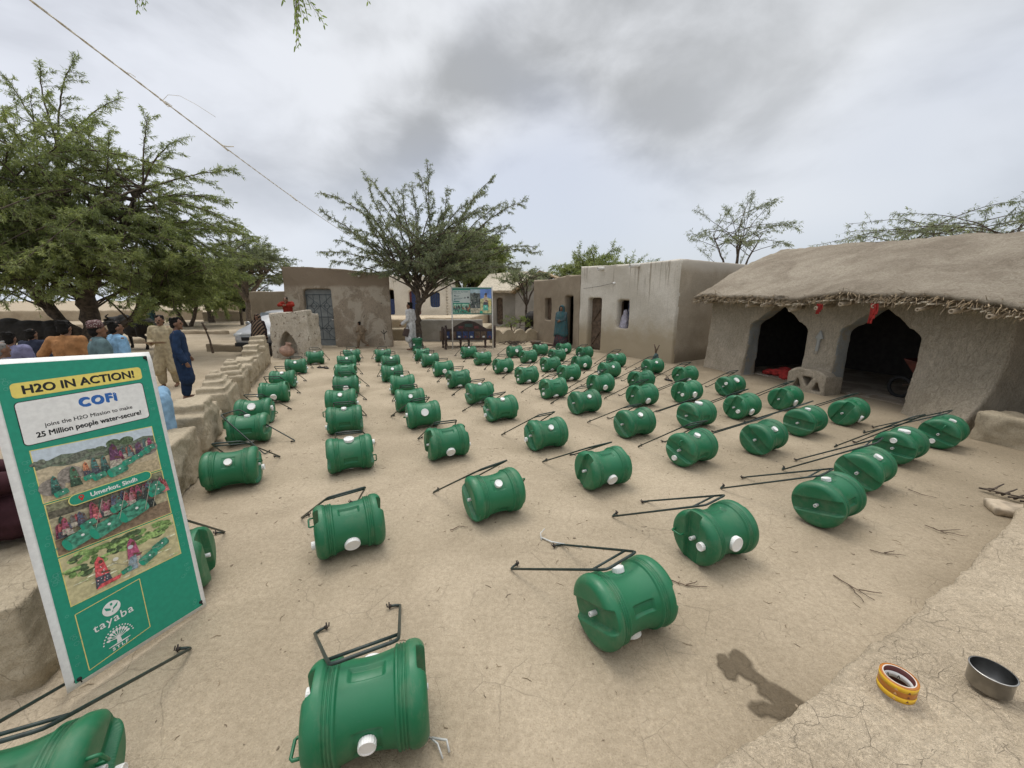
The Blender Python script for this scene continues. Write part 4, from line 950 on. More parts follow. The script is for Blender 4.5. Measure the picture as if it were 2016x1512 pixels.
# leafy twigs of an overhead tree hanging into the top of the frame
def twig(label,anchor,tip,n,seed,ls=.075):
    rng=np.random.default_rng(seed); a=np.array(anchor,float); t=np.array(tip,float); e=empty('hanging_twig',anchor,0,label,'twig','twigs hanging from the tree overhead')
    c=bez(np.zeros(3),(t-a)*.5+np.array([0.02,0,.04]),t-a,10); bm=bmesh.new(); tube(bm,[tuple(q) for q in c],[.005-.0004*k for k in range(10)],6); V=[];F=[]
    def leaflet(q,d,l,wd):
        d=d/np.linalg.norm(d); s=np.cross(d,rng.normal(0,1,3)); s/=np.linalg.norm(s); b=len(V); up=np.cross(d,s)
        P=[q,q+d*l*.35+s*wd+up*.004,q+d*l*.8+s*wd*.7,q+d*l,q+d*l*.8-s*wd*.7,q+d*l*.35-s*wd+up*.004]; V.extend([tuple(p) for p in P]); F.append((b,b+1,b+2,b+3,b+4,b+5))
    for k in range(n):
        u=rng.uniform(.1,1); q=c[min(8,int(u*9))]; d=(t-a)/np.linalg.norm(t-a)+rng.normal(0,.45,3); d[2]-=.5; d/=np.linalg.norm(d); l=rng.uniform(.08,.20); rc=bez(q,q+d*l*.5,q+d*l+np.array([rng.normal(0,.02),0,-.03]),8)
        tube(bm,[tuple(p) for p in rc],.0012,4)
        for j in range(1,8):
            for sgn in (-1,1):
                dd=d*.7+sgn*np.cross(d,[.3,1,.2])*.55+np.array([0,0,-.2]); leaflet(rc[j],dd,.030*rng.uniform(.7,1.2),.0042)
    me=tomesh(bm); obj('stem',me,M['barklight'],e,True); m=bpy.data.meshes.new('l'); m.from_pydata(V,[],F); obj('leaves',m,M['leafbright'],e)
def pt(u,v,t):
    X=(u-1008)/760;Y=-(v-756)/760;s,c=math.sin(R(12.32)),math.cos(R(12.32)); return (X*t,(c+Y*s)*t,1.83-(s-Y*c)*t)
twig('leafy green twig hanging into the top of the picture',pt(545,-110,1.9),pt(590,22,1.9),13,51)
twig('small dark twig tip hanging at the top left edge',pt(255,-90,2.2),pt(270,-28,2.2),6,52)
twig('tiny dark leaf tip showing at the top edge left of the middle',pt(705,-90,2.2),pt(718,-32,2.2),5,53)
# rope from overhead to the courtyard tree
A=Vector(pt(60,-16,2.3)); Bv=Vector(pt(700,472,13.9)); bm=bmesh.new(); d=(Bv-A)
A0=A-d.normalized()*2.5
for k in range(2):
    P=[]
    for i in range(160):
        t=i/159; p=A0+(Bv-A0)*t+Vector((0,0,-.10*math.sin(t*PI))); P.append(p+Vector((math.cos(t*260+k*PI),0,math.sin(t*260+k*PI)))*.003)
    tube(bm,P,.0050,5)
def strand(p,pts,r=.0022): tube(bm,[p+Vector(q) for q in pts],r,5)
def onrope(u):                                                  # point by share of the length from A to the tree
    t=(A+d*u-A0).length/(Bv-A0).length; return A0+(Bv-A0)*t+Vector((0,0,-.10*math.sin(t*PI)))
q=onrope(.10); strand(q,[(0,0,0),(.05,.01,.05),(.14,.03,.05),(.26,.05,-.01),(.40,.08,-.10)],.0018); strand(q,[(0,0,0),(.03,0,-.01),(.07,.01,-.04),(.04,.0,-.05),(.01,0,-.02)],.003); strand(q,[(-.02,0,.01),(.0,0,.0),(.03,0,-.03)],.009)
q=onrope(.062); strand(q,[(0,0,0),(.04,0,-.01),(.075,0,-.035)],.0025); q=onrope(.19); strand(q,[(0,0,0),(.06,.01,-.01),(.12,.02,-.005)],.006); strand(q,[(-.05,0,.04),(0,0,0),(.05,.02,-.05)],.010); q=onrope(.40); strand(q,[(-.03,0,.03),(.06,.05,-.06)],.012)
tag(obj('rope',tomesh(bm),M['rope'],smooth=True),'pale frayed rope slanting from the top left to the courtyard tree','rope')
# ---------------------------------------------------------------- people
def cl(name,c,var=.2,s=14,bmp=.15):
    if name not in M: M[name]=plain(name,c,.9,var,s,spec=.15)
    return M[name]
def person(loc,face,label,h=1.70,kam=(.3,.3,.3),shal=None,kn='cloth',pose=None,hair='hair',skin='skin',cap=None,shawl=None,cloak=None,beard=True,hem=.55,bare=False,vs=.010,sleeve=True,shawl_ext=None,group=None):
    """+Y is where the person faces; joints in metres for a 1.70 m body"""
    J=dict(head=(0,.015,1.575),neck=(0,0,1.44),ch=(0,0,1.25),pel=(0,0,.93),sL=(-.185,0,1.385),sR=(.185,0,1.385),eL=(-.235,-.02,1.10),eR=(.235,-.02,1.10),wL=(-.245,.05,.86),wR=(.245,.05,.86),hL=(-.09,0,.90),hR=(.09,0,.90),kL=(-.10,.03,.49),kR=(.10,.03,.49),aL=(-.10,-.02,.09),aR=(.10,-.02,.09))
    J.update(pose or {}); J={k:Vector(v) for k,v in J.items()}; ht=J.pop('turn',None)
    e=empty('person',loc,face,label,'person',group); s=h/1.70; e.scale=(s,s,s)
    bm=bmesh.new(); H=J['head']; T=Matrix.Rotation(ht.z if ht else 0,4,'Z')
    fw=T@Vector((0,1,0)); sd_=T@Vector((1,0,0))
    ell(bm,H+Vector((0,0,.015)),(.076,.094,.105),T); ell(bm,H+fw*.028+Vector((0,0,-.055)),(.056,.064,.062),T)
    ell(bm,H+fw*.098+Vector((0,0,-.012)),(.014,.020,.026),T); ell(bm,H+fw*.075+Vector((0,0,-.098)),(.028,.022,.022),T); ell(bm,H+fw*.082+Vector((0,0,.026)),(.05,.014,.012),T)
    for q in (-1,1): ell(bm,H+sd_*q*.078+Vector((0,0,-.01)),(.012,.022,.033),T)
    capsule(bm,J['neck']-Vector((0,.01,.05)),.058,H-Vector((0,.005,.06)),.052)
    capsule(bm,J['ch']+Vector((.06,0,0)),.115,J['pel']+Vector((.05,0,0)),.10); capsule(bm,J['ch']+Vector((-.06,0,0)),.115,J['pel']+Vector((-.05,0,0)),.10)
    capsule(bm,J['sL'],.062,J['sR'],.062)
    for q in 'LR':
        S,E,W_=J['s'+q],J['e'+q],J['w'+q]; capsule(bm,S,.052,E,.042); capsule(bm,E,.040,W_,.028)
        fd=(W_-E).normalized(); sg=-1 if q=='L' else 1; pl=W_+fd*.055; lat=fd.cross(Vector((sg,0,0))).normalized() if abs(fd.x)<.9 else Vector((0,1,0))
        capsule(bm,W_,.026,pl,.032)
        for k in range(4):
            o=lat*(k-1.5)*.019; l=(.062,.074,.070,.054)[k]; b0=pl+o+fd*.022; b1=b0+fd*l*.55; capsule(bm,b0,.0095,b1,.009,6); capsule(bm,b1,.009,b1+(fd+Vector((-sg*.5,.1,0))).normalized()*l*.5,.0075,6)
        tb=W_+fd*.02+lat*.03; capsule(bm,tb,.011,tb+(fd*.6+lat).normalized()*.055,.0085,6)
        capsule(bm,J['h'+q],.085,J['k'+q],.055); capsule(bm,J['k'+q],.054,J['a'+q],.036); A_=J['a'+q]; capsule(bm,A_+Vector((0,-.04,-.05)),.035,A_+Vector((sg*.02,.15,-.062)),.026)
    me=vox(bm,vs,1); body=obj('body',me,M[skin],e); me.materials.append(M['eye']); me.materials.append(M['lip'])
    EY=[H+fw*.088+sd_*q*.033+Vector((0,0,.008)) for q in (-1,1)]; MO=H+fw*.096+Vector((0,0,-.066))
    for p in me.polygons:
        c=p.center
        if any((c-x).length<.016 for x in EY): p.material_index=1
        elif abs((c-MO).z)<.009 and (c-MO).length<.030: p.material_index=2
    if hair:
        bm=bmesh.new(); ell(bm,H-fw*.016+Vector((0,0,.034)),(.081,.093,.090),T); ell(bm,H-fw*.045+Vector((0,0,-.03)),(.072,.06,.075),T)
        for k in range(26):
            a=rsd.uniform(0,2*PI); ell(bm,H-fw*.018+Vector((.060*math.cos(a),.070*math.sin(a),.065+rsd.uniform(-.02,.05))),(.026,.026,.022))
        if beard: ell(bm,H+fw*.092+Vector((0,0,-.050)),(.032,.014,.008),T)
        me=vox(bm,.009,1,.008,30); 
        obj('hair',me,M[hair],e)
    K=cl(kn,kam)
    if not bare:
        bm=bmesh.new(); 
        for q in (-1,1):
            capsule(bm,J['ch']+Vector((q*.075,0,.06)),.125,J['pel']+Vector((q*.055,0,.08)),.125)
        capsule(bm,J['sL']+Vector((.01,0,-.005)),.078,J['sR']+Vector((-.01,0,-.005)),.078); capsule(bm,J['neck']-Vector((0,0,.06)),.085,J['neck']-Vector((0,0,.015)),.068)
        for q in 'LR':
            if sleeve: capsule(bm,J['s'+q],.076,J['e'+q],.068); capsule(bm,J['e'+q],.066,J['w'+q],.056)
            k=J['h'+q].lerp(J['k'+q],1.0); h_=J['h'+q]; m_=h_.lerp(k,hem/.55*.92); x=-1 if q=='L' else 1
            capsule(bm,J['pel']+Vector((x*.06,0,.02)),.13,m_+Vector((x*.03,0,0)),.135)
        M_=vox(bm,.013,2,.016,7,.35,seed=int(loc[0]*7)%50); obj('kameez',M_,K,e)
    S_=cl(kn+'_trousers',shal or [x*.9 for x in kam])
    bm=bmesh.new(); capsule(bm,J['hL'],.11,J['hR'],.11)
    for q in 'LR': capsule(bm,J['h'+q],.115,J['k'+q],.105); capsule(bm,J['k'+q],.105,J['a'+q]+Vector((0,0,.05)),.075)
    obj('trousers',vox(bm,.014,2,.018,7,.4,seed=5),S_,e)
    if cap:
        bm=bmesh.new(); lathe(bm,[(.0,.155),(.05,.152),(.083,.135),(.094,.10),(.098,.045),(.090,.04),(.085,.09),(0,.12)],22,Matrix.Translation(H-fw*.008)@T@Matrix.Rotation(R(6),4,'X')); obj('embroidered_cap',tomesh(bm),cap,e,True)
    if cloak:
        mt,hemz=cloak; bm=bmesh.new(); S=48; pr=[(.02,1.735),(.07,1.72),(.105,1.67),(.122,1.60),(.122,1.54),(.125,1.48),(.17,1.42),(.225,1.35),(.25,1.24),(.262,1.08),(.27,.9),(.285,.7),(.31,.5),(.33,.3)]; pr=[q for q in pr if q[1]>hemz]; rings=[]
        for r_,z in pr:
            rg=[]
            for k in range(S):
                a_=2*PI*k/S; f_=1+(.05*math.sin(a_*9+z*3)+.03*math.sin(a_*5+1))*min(1,max(0,(1.45-z)*2)); dz=.05*math.sin(a_*3+1)*(z<hemz+.25)
                rg.append(bm.verts.new((r_*f_*math.sin(a_),r_*f_*math.cos(a_)*(1.05 if z>1.46 else .78)+(.0 if z<1.46 else -.012),z+dz)))
            rings.append(rg)
        for i_,(ra,rb_) in enumerate(zip(rings,rings[1:])):
            for k in range(S):
                zc=ra[k].co.z; aa=min(k,S-k)/S*360
                if (1.5<zc<1.69 and aa<42) : continue
                bm.faces.new((ra[k],ra[(k+1)%S],rb_[(k+1)%S],rb_[k]))
        obj('veil',evalmesh(tomesh(bm),[('SUBSURF',{'levels':1,'render_levels':1}),('SOLIDIFY',{'thickness':.008})]),mt,e,True)
    if shawl:
        mt,hemz,fl=shawl; bm=bmesh.new(); ell(bm,H+Vector((0,-.015,.03)),(.105,.12,.13)); capsule(bm,H+Vector((0,-.03,0)),.105,J['ch']+Vector((0,-.03,.1)),.17); capsule(bm,J['sL'],.10,J['sR'],.10)
        for q in 'LR':
            x=-1 if q=='L' else 1
            capsule(bm,J['s'+q],.09,J['e'+q]+Vector((0,.02,-.02)),.09)
            capsule(bm,J['ch']+Vector((x*.09,-.01,0)),.15,Vector((J['pel'].x+x*fl,J['pel'].y-.02,hemz+.15)),.15)
            capsule(bm,J['k'+q]+Vector((x*.03,0,.25)),.15,J['k'+q]+Vector((x*fl,0,hemz-J['k'+q].z+.16)),.17)
        me=vox(bm,.016,2,.03,6,.35,seed=9)
        obj('shawl',me,mt,e)
    return e
rsd=random.Random(77)
def stripes(name,a,b,s,rot=.7):
    m,nt,bb=newmat(name); v=N(nt,'ShaderNodeMapping',i0=N(nt,'ShaderNodeTexCoord').outputs['Object'],Rotation=(.3,rot,.2)).outputs[0]; wv=N(nt,'ShaderNodeTexWave',Vector=v,Scale=s,Distortion=1.5).outputs[1]; nt.links.new(mix(nt,ramp(nt,wv,.35,.65),a,b),bb.inputs[0]); bb.inputs['Roughness'].default_value=.9; return m
def dots(name,a,b,s):
    m,nt,bb=newmat(name); v=pos(nt,obj=True); d_=N(nt,'ShaderNodeTexVoronoi',Vector=v,Scale=s).outputs['Distance']; nt.links.new(mix(nt,ramp(nt,d_,.28,.36),b,mix(nt,noi(nt,v,6),[x*.6 for x in a],[x*1.3 for x in a])),bb.inputs[0]); bb.inputs['Roughness'].default_value=.9; return m
arms_down={}
cr=person((-8.17,9.06,-.2),R(200),'man in cream shalwar kameez holding a brown folder beyond the low wall',1.68,(.37,.31,.20),kn='cream_cloth',hem=.70,pose=dict(eR=(.25,.02,1.10),wR=(.14,.27,1.08),eL=(-.26,-.02,1.10),wL=(-.28,.04,.86),aR=(.14,.05,.09),kR=(.13,.08,.49)))
bm=bmesh.new(); box(bm,-.17,.17,-.12,.12,-.008,.008,Matrix.Rotation(R(12),4,'X')); me=tomesh(bm); o=obj('folder',me,plain('brown_folder',(.20,.13,.075),.6,.15,10)); o.location=Vector((-8.17,9.06,-.2))+Matrix.Rotation(R(200),3,'Z')@Vector((.02,.36,1.08)); o.rotation_euler=(0,0,R(205)); tag(o,'flat brown folder held by the man in cream','folder')
person((-6.78,7.85,-.2),R(-52),'man in dark navy shalwar kameez with his back to the camera',1.68,(.018,.035,.075),kn='navy_cloth',hem=.68,pose=dict(eR=(.27,-.04,1.10),wR=(.33,.06,.84),wL=(-.22,.10,.90),turn=(0,0,R(-12))))
person((-7.32,6.35,-.2),R(18),'man in an orange shirt seen from behind over the banner',1.70,(.30,.15,.065),kn='orange_cloth',pose=dict(eL=(-.33,-.02,1.15),wL=(-.38,.10,.95)))
fc=dots('cap_embroidery',(.10,.045,.045),(.42,.36,.34),60)
person((-6.37,5.95,-.2),R(-30),'man in a patterned round cap and grey teal shirt over the banner',1.70,(.10,.155,.165),kn='teal_grey_cloth',cap=fc)
person((-7.05,6.9,-.2),R(-25),'dark haired man in a sky blue shirt behind the man with the cap',1.66,(.20,.36,.52),kn='sky_blue_cloth')
person((-9.0,7.25,-.2),R(10),'boy in a dark navy shirt between the orange shirt and left edge',1.50,(.025,.030,.05),kn='dark_navy_cloth',beard=False)
person((-8.2,6.3,-.2),R(25),'black haired man in a lavender grey shirt near the left edge',1.52,(.17,.17,.27),kn='lavender_cloth')
person((-6.68,5.0,-.2),R(-10),'grey haired man cut off by the left edge above the banner',1.50,(.25,.25,.27),kn='grey_cloth',hair='greyhair')
sit=dict(head=(0,.10,1.36),neck=(0,.05,1.22),ch=(0,0,1.03),pel=(0,0,.70),sL=(-.18,.02,1.16),sR=(.18,.02,1.16),eL=(-.22,.10,.92),eR=(.22,.10,.92),wL=(-.12,.30,.86),wR=(.12,.30,.86),hL=(-.09,.04,.66),hR=(.09,.04,.66),kL=(-.13,.46,.62),kR=(.13,.46,.62),aL=(-.12,.44,.20),aR=(.12,.44,.20))
person((-3.60,3.72,-.22),R(95),'man in a light blue kameez sitting on the low wall behind the banner',1.62,(.22,.36,.50),kn='light_blue_cloth',pose=sit)
mar=dict(sit)
person((-3.06,1.86,-.02),R(-40),'seated figure in a dark maroon robe at the left edge below the banner',1.68,(.045,.018,.022),kn='maroon_cloth',pose=mar,hem=.62)
person((-3.72,14.35,0),R(75),'man in a white robe with a dark bag beside the courtyard tree',1.74,(.50,.50,.50),kn='white_cloth',pose=dict(turn=(0,0,.2),wR=(.25,.16,.90),wL=(-.22,.22,.95)),hem=.72)
bm=bmesh.new(); box(bm,-.10,.10,-.03,.03,-.28,0); capsule(bm,(-.07,0,0),.01,(0,0,.12),.01,6); capsule(bm,(.07,0,0),.01,(0,0,.12),.01,6); o=obj('hand_bag',evalmesh(tomesh(bm),[('BEVEL',{'width':.015,'segments':2})]),plain('dark_brown_bag',(.05,.03,.025),.6)); o.location=(-3.80,14.08,.80); o.rotation_euler=(0,.3,.4); tag(o,'dark brown bag in the hand of the man in white','bag')
teal=dots('teal_print',(.03,.10,.115),(.10,.07,.05),34); skirt=dots('dark_skirt_print',(.035,.035,.045),(.20,.03,.03),26)
p=person((1.92,15.15,0),R(150),'woman in a long teal printed veil and skirt at the mud house doorway',1.60,(.06,.09,.10),kn='teal_cloth',pose=dict(eL=(-.17,.10,1.14),wL=(-.05,.20,1.10),eR=(.17,.10,1.14),wR=(.05,.20,1.12)),cloak=(teal,.42),beard=False)
def skirt_on(p,mat,z1=.02,r0=.17,r1=.33,z0=1.0):
    bm=bmesh.new(); lathe(bm,[(0,z0),(r0,z0),(r0+.02,z0-.1),(r1*.85,.4),(r1,z1),(r1-.02,z1),(r1*.8,.4),(0,z0-.05)],40)
    for v in bm.verts:
        a=math.atan2(v.co.y,v.co.x); k=1+.07*math.sin(a*11)*max(0,(z0-v.co.z)); v.co.x*=k; v.co.y*=k*.85
    obj('skirt',tomesh(bm),mat,p,True)
skirt_on(p,skirt)
stripe=stripes('striped_shawl',(.010,.007,.007),(.17,.115,.075),3.2)
p=person((-9.05,13.9,-.2),R(185),'woman in a brown striped shawl standing before the silver car',1.52,(.03,.02,.02),kn='dark_brown_cloth',cloak=(stripe,.55),beard=False); skirt_on(p,plain('dark_skirt',(.018,.014,.016),.9))
person((-7.55,13.25,.62),R(190),'child in red leaning with folded arms on the niche block',1.35,(.20,.020,.012),kn='red_shirt_cloth',beard=False,pose=dict(head=(0,.16,1.50),neck=(0,.08,1.40),eL=(-.27,.18,1.30),eR=(.27,.18,1.30),wL=(-.08,.30,1.30),wR=(.08,.30,1.30)))
kid=dict(kL=(-.06,.20,.50),aL=(-.08,.26,.09),kR=(.12,.02,.46),aR=(.14,-.30,.20),eL=(-.24,.10,1.14),wL=(-.14,.26,1.05),eR=(.26,-.14,1.14),wR=(.24,.02,.95),head=(0,.12,1.56),neck=(0,.07,1.42),ch=(0,.05,1.24),sL=(-.17,.06,1.38),sR=(.17,.06,1.38))
person((-5.78,14.9,0),R(75),'small boy in dusty tan clothes walking along the mud house wall',1.02,(.22,.17,.12),shal=(.15,.115,.08),kn='tan_cloth',beard=False,pose=kid)
person((-27.3,29.6,-.2),R(30),'distant figure in teal clothes walking beyond the forked tree',1.62,(.05,.10,.115),kn='far_teal_cloth',beard=False,vs=.02)
# ---------------------------------------------------------------- buffaloes
def buffalo():
    e=empty('buffalo',(0,0,0),0,'x','buffalo','black buffaloes around the village'); bm=bmesh.new()
    ell(bm,(0,0,.95),(.36,.78,.40)); ell(bm,(0,.45,1.02),(.30,.42,.42)); ell(bm,(0,-.55,.98),(.33,.40,.36)); ell(bm,(0,.02,.82),(.36,.5,.34))
    capsule(bm,(0,.72,1.10),.23,(0,1.15,1.18),.15); capsule(bm,(0,1.15,1.20),.13,(0,1.58,1.00),.075); ell(bm,(0,1.60,.985),(.085,.06,.07))
    for s in (-1,1):
        ell(bm,(s*.20,1.10,1.20),(.13,.035,.06)); capsule(bm,(s*.20,.55,.85),.15,(s*.19,.60,.48),.075); capsule(bm,(s*.19,.60,.48),.07,(s*.19,.56,.12),.05); capsule(bm,(s*.19,.56,.12),.055,(s*.19,.60,.03),.065)
        capsule(bm,(s*.20,-.60,.95),.21,(s*.21,-.48,.62),.12); capsule(bm,(s*.21,-.48,.62),.10,(s*.20,-.78,.46),.06); capsule(bm,(s*.20,-.78,.46),.058,(s*.20,-.74,.12),.048); capsule(bm,(s*.20,-.74,.12),.055,(s*.20,-.70,.03),.065)
    capsule(bm,(0,-.92,1.12),.04,(0,-1.02,.6),.025); capsule(bm,(0,-1.02,.6),.045,(0,-1.0,.45),.02)
    obj('body',vox(bm,.022,3),M['hide'],e)
    for s in (-1,1):
        bm=bmesh.new(); tube(bm,[(s*.09,1.14,1.28),(s*.22,1.06,1.31),(s*.32,.92,1.36),(s*.30,.78,1.45)],[.045,.04,.03,.01],8); obj('horn',tomesh(bm),M['horn'],e,True)
    return e
b0=buffalo()
for i,(x,y,z,a,lab) in enumerate([(-16.6,13.4,-.2,118,'black buffalo standing left of the big trunk with lowered head'),(-15.9,16.4,-.2,80,'black buffalo half hidden behind the big tree trunk'),(1.22,19.9,-.05,-25,'black buffalo standing behind the scalloped wall by the mud house')]):
    e=b0 if i==0 else copy_tree(b0); e.location=(x,y,z); e.rotation_euler=(0,0,R(a)); e['label']=lab
# ---------------------------------------------------------------- silver car
car=empty('parked_car',(-9.75,16.6,-.2),R(184),'silver hatchback parked behind the niche block','car'); car.scale=(1.08,1.08,1.08)
# local +Y is forward
sec=[(2.02,.36,.62,.55),(1.95,.30,.72,.74),(1.55,.28,.86,.80),(1.05,.26,.95,.82),(.55,.24,1.30,.78),(.15,.24,1.47,.74),(-.6,.24,1.50,.73),(-1.3,.25,1.44,.72),(-1.75,.28,1.05,.78),(-1.95,.36,.85,.72)]
def carbody(sec,inset=0,z0=None):
    bm=bmesh.new(); rings=[]
    for y,zb,zt,w_ in sec:
        zm=min(.92,zt); tp=.80 if zt>1.1 else .95
        P=[(-w_*.92,zb),(-w_,zb+.14),(-w_*1.01,(zb+zm)/2),(-w_*.97,zm),(-w_*tp,max(zt-.04,zm+.005)),(-w_*tp*.86,zt),(0,zt+.02)]
        P=P+[(-x,z) for x,z in P[:-1][::-1]]; rings.append([bm.verts.new((x,y,z)) for x,z in P])
    for a,b in zip(rings,rings[1:]):
        for k in range(len(a)): bm.faces.new((a[k],a[(k+1)%len(a)],b[(k+1)%len(b)],b[k]))
    bm.faces.new(rings[0]); bm.faces.new(rings[-1][::-1]); return bm
me=evalmesh(tomesh(carbody(sec)),[('SUBSURF',{'levels':2,'render_levels':2})]); obj('body',me,M['silver'],car,True)
def quad(pts,name,mat,th=.012,parent=car):
    bm=bmesh.new(); bm.faces.new([bm.verts.new(p) for p in pts]); return obj(name,evalmesh(tomesh(bm),[('SOLIDIFY',{'thickness':th,'offset':0})]),mat,parent)
quad([(-.66,.98,.985),(.66,.98,.985),(.56,.36,1.40),(-.56,.36,1.40)],'windscreen',M['glass'])
for s in (-1,1):
    quad([(s*.80,.62,.98),(s*.80,-1.2,.99),(s*.655,-1.0,1.38),(s*.655,.2,1.38)],'side_window',M['glass'])
    bm=bmesh.new(); ell(bm,(s*.60,1.86,.68),(.17,.13,.085)); obj('headlight',tomesh(bm),plain('headlamp_glass',(.6,.62,.62),.12,.1,6),car,True)
    bm=bmesh.new(); ell(bm,(s*.90,.72,1.02),(.09,.05,.07)); obj('wing_mirror',tomesh(bm),M['silver'],car,True)
    for y in (1.25,-1.25):
        bm=bmesh.new(); Mx=Matrix.Translation((s*.70,y,.29))@Matrix.Rotation(PI/2,4,'Y'); lathe(bm,[(.17,-.09),(.27,-.09),(.29,-.06),(.29,.06),(.27,.09),(.17,.09)],24,Mx); wh_=obj('wheel',tomesh(bm),M['tyre'],car,True); bm=bmesh.new(); lathe(bm,[(0,-.085),(.17,-.07),(.17,.07),(0,.085)],20,Mx); obj('rim',tomesh(bm),M['steelin'],wh_,True)
bm=bmesh.new(); box(bm,-.42,.42,2.00,2.06,.50,.62); obj('grille',tomesh(bm),M['black'],car)
bm=bmesh.new(); box(bm,-.66,.66,1.97,2.05,.30,.42); obj('lower_air_intake',tomesh(bm),M['black'],car)
# ---------------------------------------------------------------- stick, bundle, sandals, sticks
def sticks(name,lab,lines,mat,cat,r=.01,grp=None,seed=0):
    rr=random.Random(seed); bm=bmesh.new()
    for L_ in lines:
        P=[Vector(a).lerp(Vector(b),k/4)+Vector((rr.gauss(0,1),rr.gauss(0,1),0))*.004*(0<k) for a,b in zip(L_,L_[1:]) for k in range(4)]+[Vector(L_[-1])]
        tube(bm,P,[r*(1-.6*k/len(P)) for k in range(len(P))],6)
    return tag(obj(name,tomesh(bm),mat,smooth=True),lab,cat,grp)
sticks('wooden_post','thin crooked stick standing in the ground beyond the navy man',[[(-11.6,14.9,-.25),(-11.65,14.9,.3),(-11.8,14.9,.95)],[(-11.72,14.9,.7),(-11.85,14.9,.98)]],M['wood'],'post',.045)
bm=bmesh.new(); capsule(bm,(4.02,10.75,.02),.11,(4.05,10.75,.30),.07); ell(bm,(3.95,10.72,.06),(.13,.12,.08)); e=empty('cloth_bundle',(4.03,10.75,0),0,'grey green cloth bundle with a forked stick leaning by the whitewashed wall','bundle'); me=vox(bm,.018,2,.03,7); me.transform(Matrix.Translation((-4.03,-10.75,0))); obj('cloth',me,M['greencloth'],e)
bm=bmesh.new(); tube(bm,[(.02,0,.25),(-.02,0,.5),(-.06,.02,.62)],[.028,.022,.014],6); tube(bm,[(0,0,.40),(.08,0,.60)],[.02,.012],6); obj('forked_stick',tomesh(bm),M['wood'],e,True)
def sandal(x,y,a,lab):
    bm=bmesh.new(); ell(bm,(0,0,.02),(.05,.13,.02)); o=evalmesh(tomesh(bm),[]); e=empty('sandal',(x,y,0),a,lab,'sandal','dark sandals left on the courtyard'); obj('sole',o,M['black'],e,True); bm=bmesh.new(); tube(bm,[(-.05,.03,.02),(-.03,.05,.06),(.03,.05,.06),(.05,.03,.02)],.012,6); obj('strap',tomesh(bm),M['wood'],e,True)
sandal(-5.05,10.35,.9,'dark sandal lying by the farthest barrel along the low wall'); sandal(-5.22,10.42,1.6,'second dark sandal touching the barrel near the niche block')
sandal(3.62,8.75,.4,'black sandal lying left of the seventh barrel near the hut wall')
tw=[('forked dry twig on the ground left of the ledge',[gp(1640,1135),gp(1680,1160),gp(1722,1185)],[[gp(1670,1155),gp(1700,1190)],[gp(1690,1165),gp(1735,1172)]]),
('long thin dry twig on bare ground beside the ledge',[gp(1712,1085),gp(1740,1092),gp(1782,1096)],[[gp(1740,1092),gp(1760,1088)]]),
('dry twig near the ledge, nearest to the right edge',[gp(1820,1036),gp(1850,1048),gp(1905,1058)],[[gp(1850,1048),gp(1890,1046)],[gp(1836,1042),gp(1865,1056)]]),
('crooked twig behind the nearest barrel of the third column',[gp(1318,1144),gp(1350,1156),gp(1392,1158)],[[gp(1350,1156),gp(1372,1148)]]),
('thin twig right of the front barrel of the sixth column',[gp(1788,965),gp(1812,975),gp(1845,983)],[]),
('short crooked twig in open ground among the front barrels',[gp(886,1046),gp(904,1038),gp(922,1040)],[])]
for i,(lab,main,br_) in enumerate(tw):
    z=.012; sticks('dry_twig',lab,[[(*p,z) for p in main]]+[[(*p,z+.004) for p in b_] for b_ in br_],M['wood'],'twig',.0038,'dry twigs on the courtyard ground',i)
# palm frond, plank and block at the right edge
sticks('dry_branch','dark dry palm branch lying at the right edge above the plank',[[(*gp(1926,966),.03),(*gp(1970,980),.05),(*gp(2060,1000),.05)]]+[[(*gp(1935+k*12,968+k*4),.03),(*gp(1960+k*13,966+k*5+(-1)**k*7),.06)] for k in range(7)],M['bark'],'branch',.010,None,4)
a=Vector((*gp(1945,1003),0)); b_=Vector((*gp(2050,1022),0)); bm=bmesh.new(); L_=(b_-a).length; an=math.atan2(b_.y-a.y,b_.x-a.x); box(bm,0,L_,-.11,.11,.0,.07,Matrix.Translation(a)@Matrix.Rotation(an,4,'Z')); tag(obj('wooden_plank',vox(bm,.02,1,.015,6),M['cane']),'weathered plank lying by the right edge beside the ledge','plank')
# brush heap and bowl by the scalloped wall
rs=random.Random(4); L_=[]
for k in range(60):
    x,y=rs.gauss(.05,.28),rs.gauss(15.9,.16); L_.append([(x,y,.03+.14*rs.random()),(x+rs.gauss(0,.25),y+rs.gauss(0,.15),.03+.14*rs.random())])
sticks('brush_heap','dark heap of dry brush at the foot of the scalloped wall',L_,M['bark'],'brush',.012,None,2)
bm=bmesh.new(); lathe(bm,[(0,0),(.12,0),(.22,.10),(.24,.16),(.22,.16),(.19,.10),(0,.03)],24); o=obj('bowl',tomesh(bm),M['wood'],smooth=True); o.location=(.98,16.0,0); tag(o,'dark wide bowl on the ground right of the brush heap','bowl')
sticks('log','long dark log lying between the bowl and mud house',[[(1.15,15.7,.06),(1.7,15.5,.05),(2.15,15.15,.04)]],M['wood'],'log',.06)
rs=random.Random(8); bm=bmesh.new()
for k in range(70): ell(bm,(rs.gauss(.4,.75),rs.gauss(18.6,.35),rs.uniform(0,.30)),(rs.uniform(.06,.18),rs.uniform(.06,.16),rs.uniform(.05,.12)),None,6)
tag(obj('rubble',tomesh(bm),M['ledge']),'pale rubble of broken mud lumps behind the scalloped wall','rubble',kind='stuff')
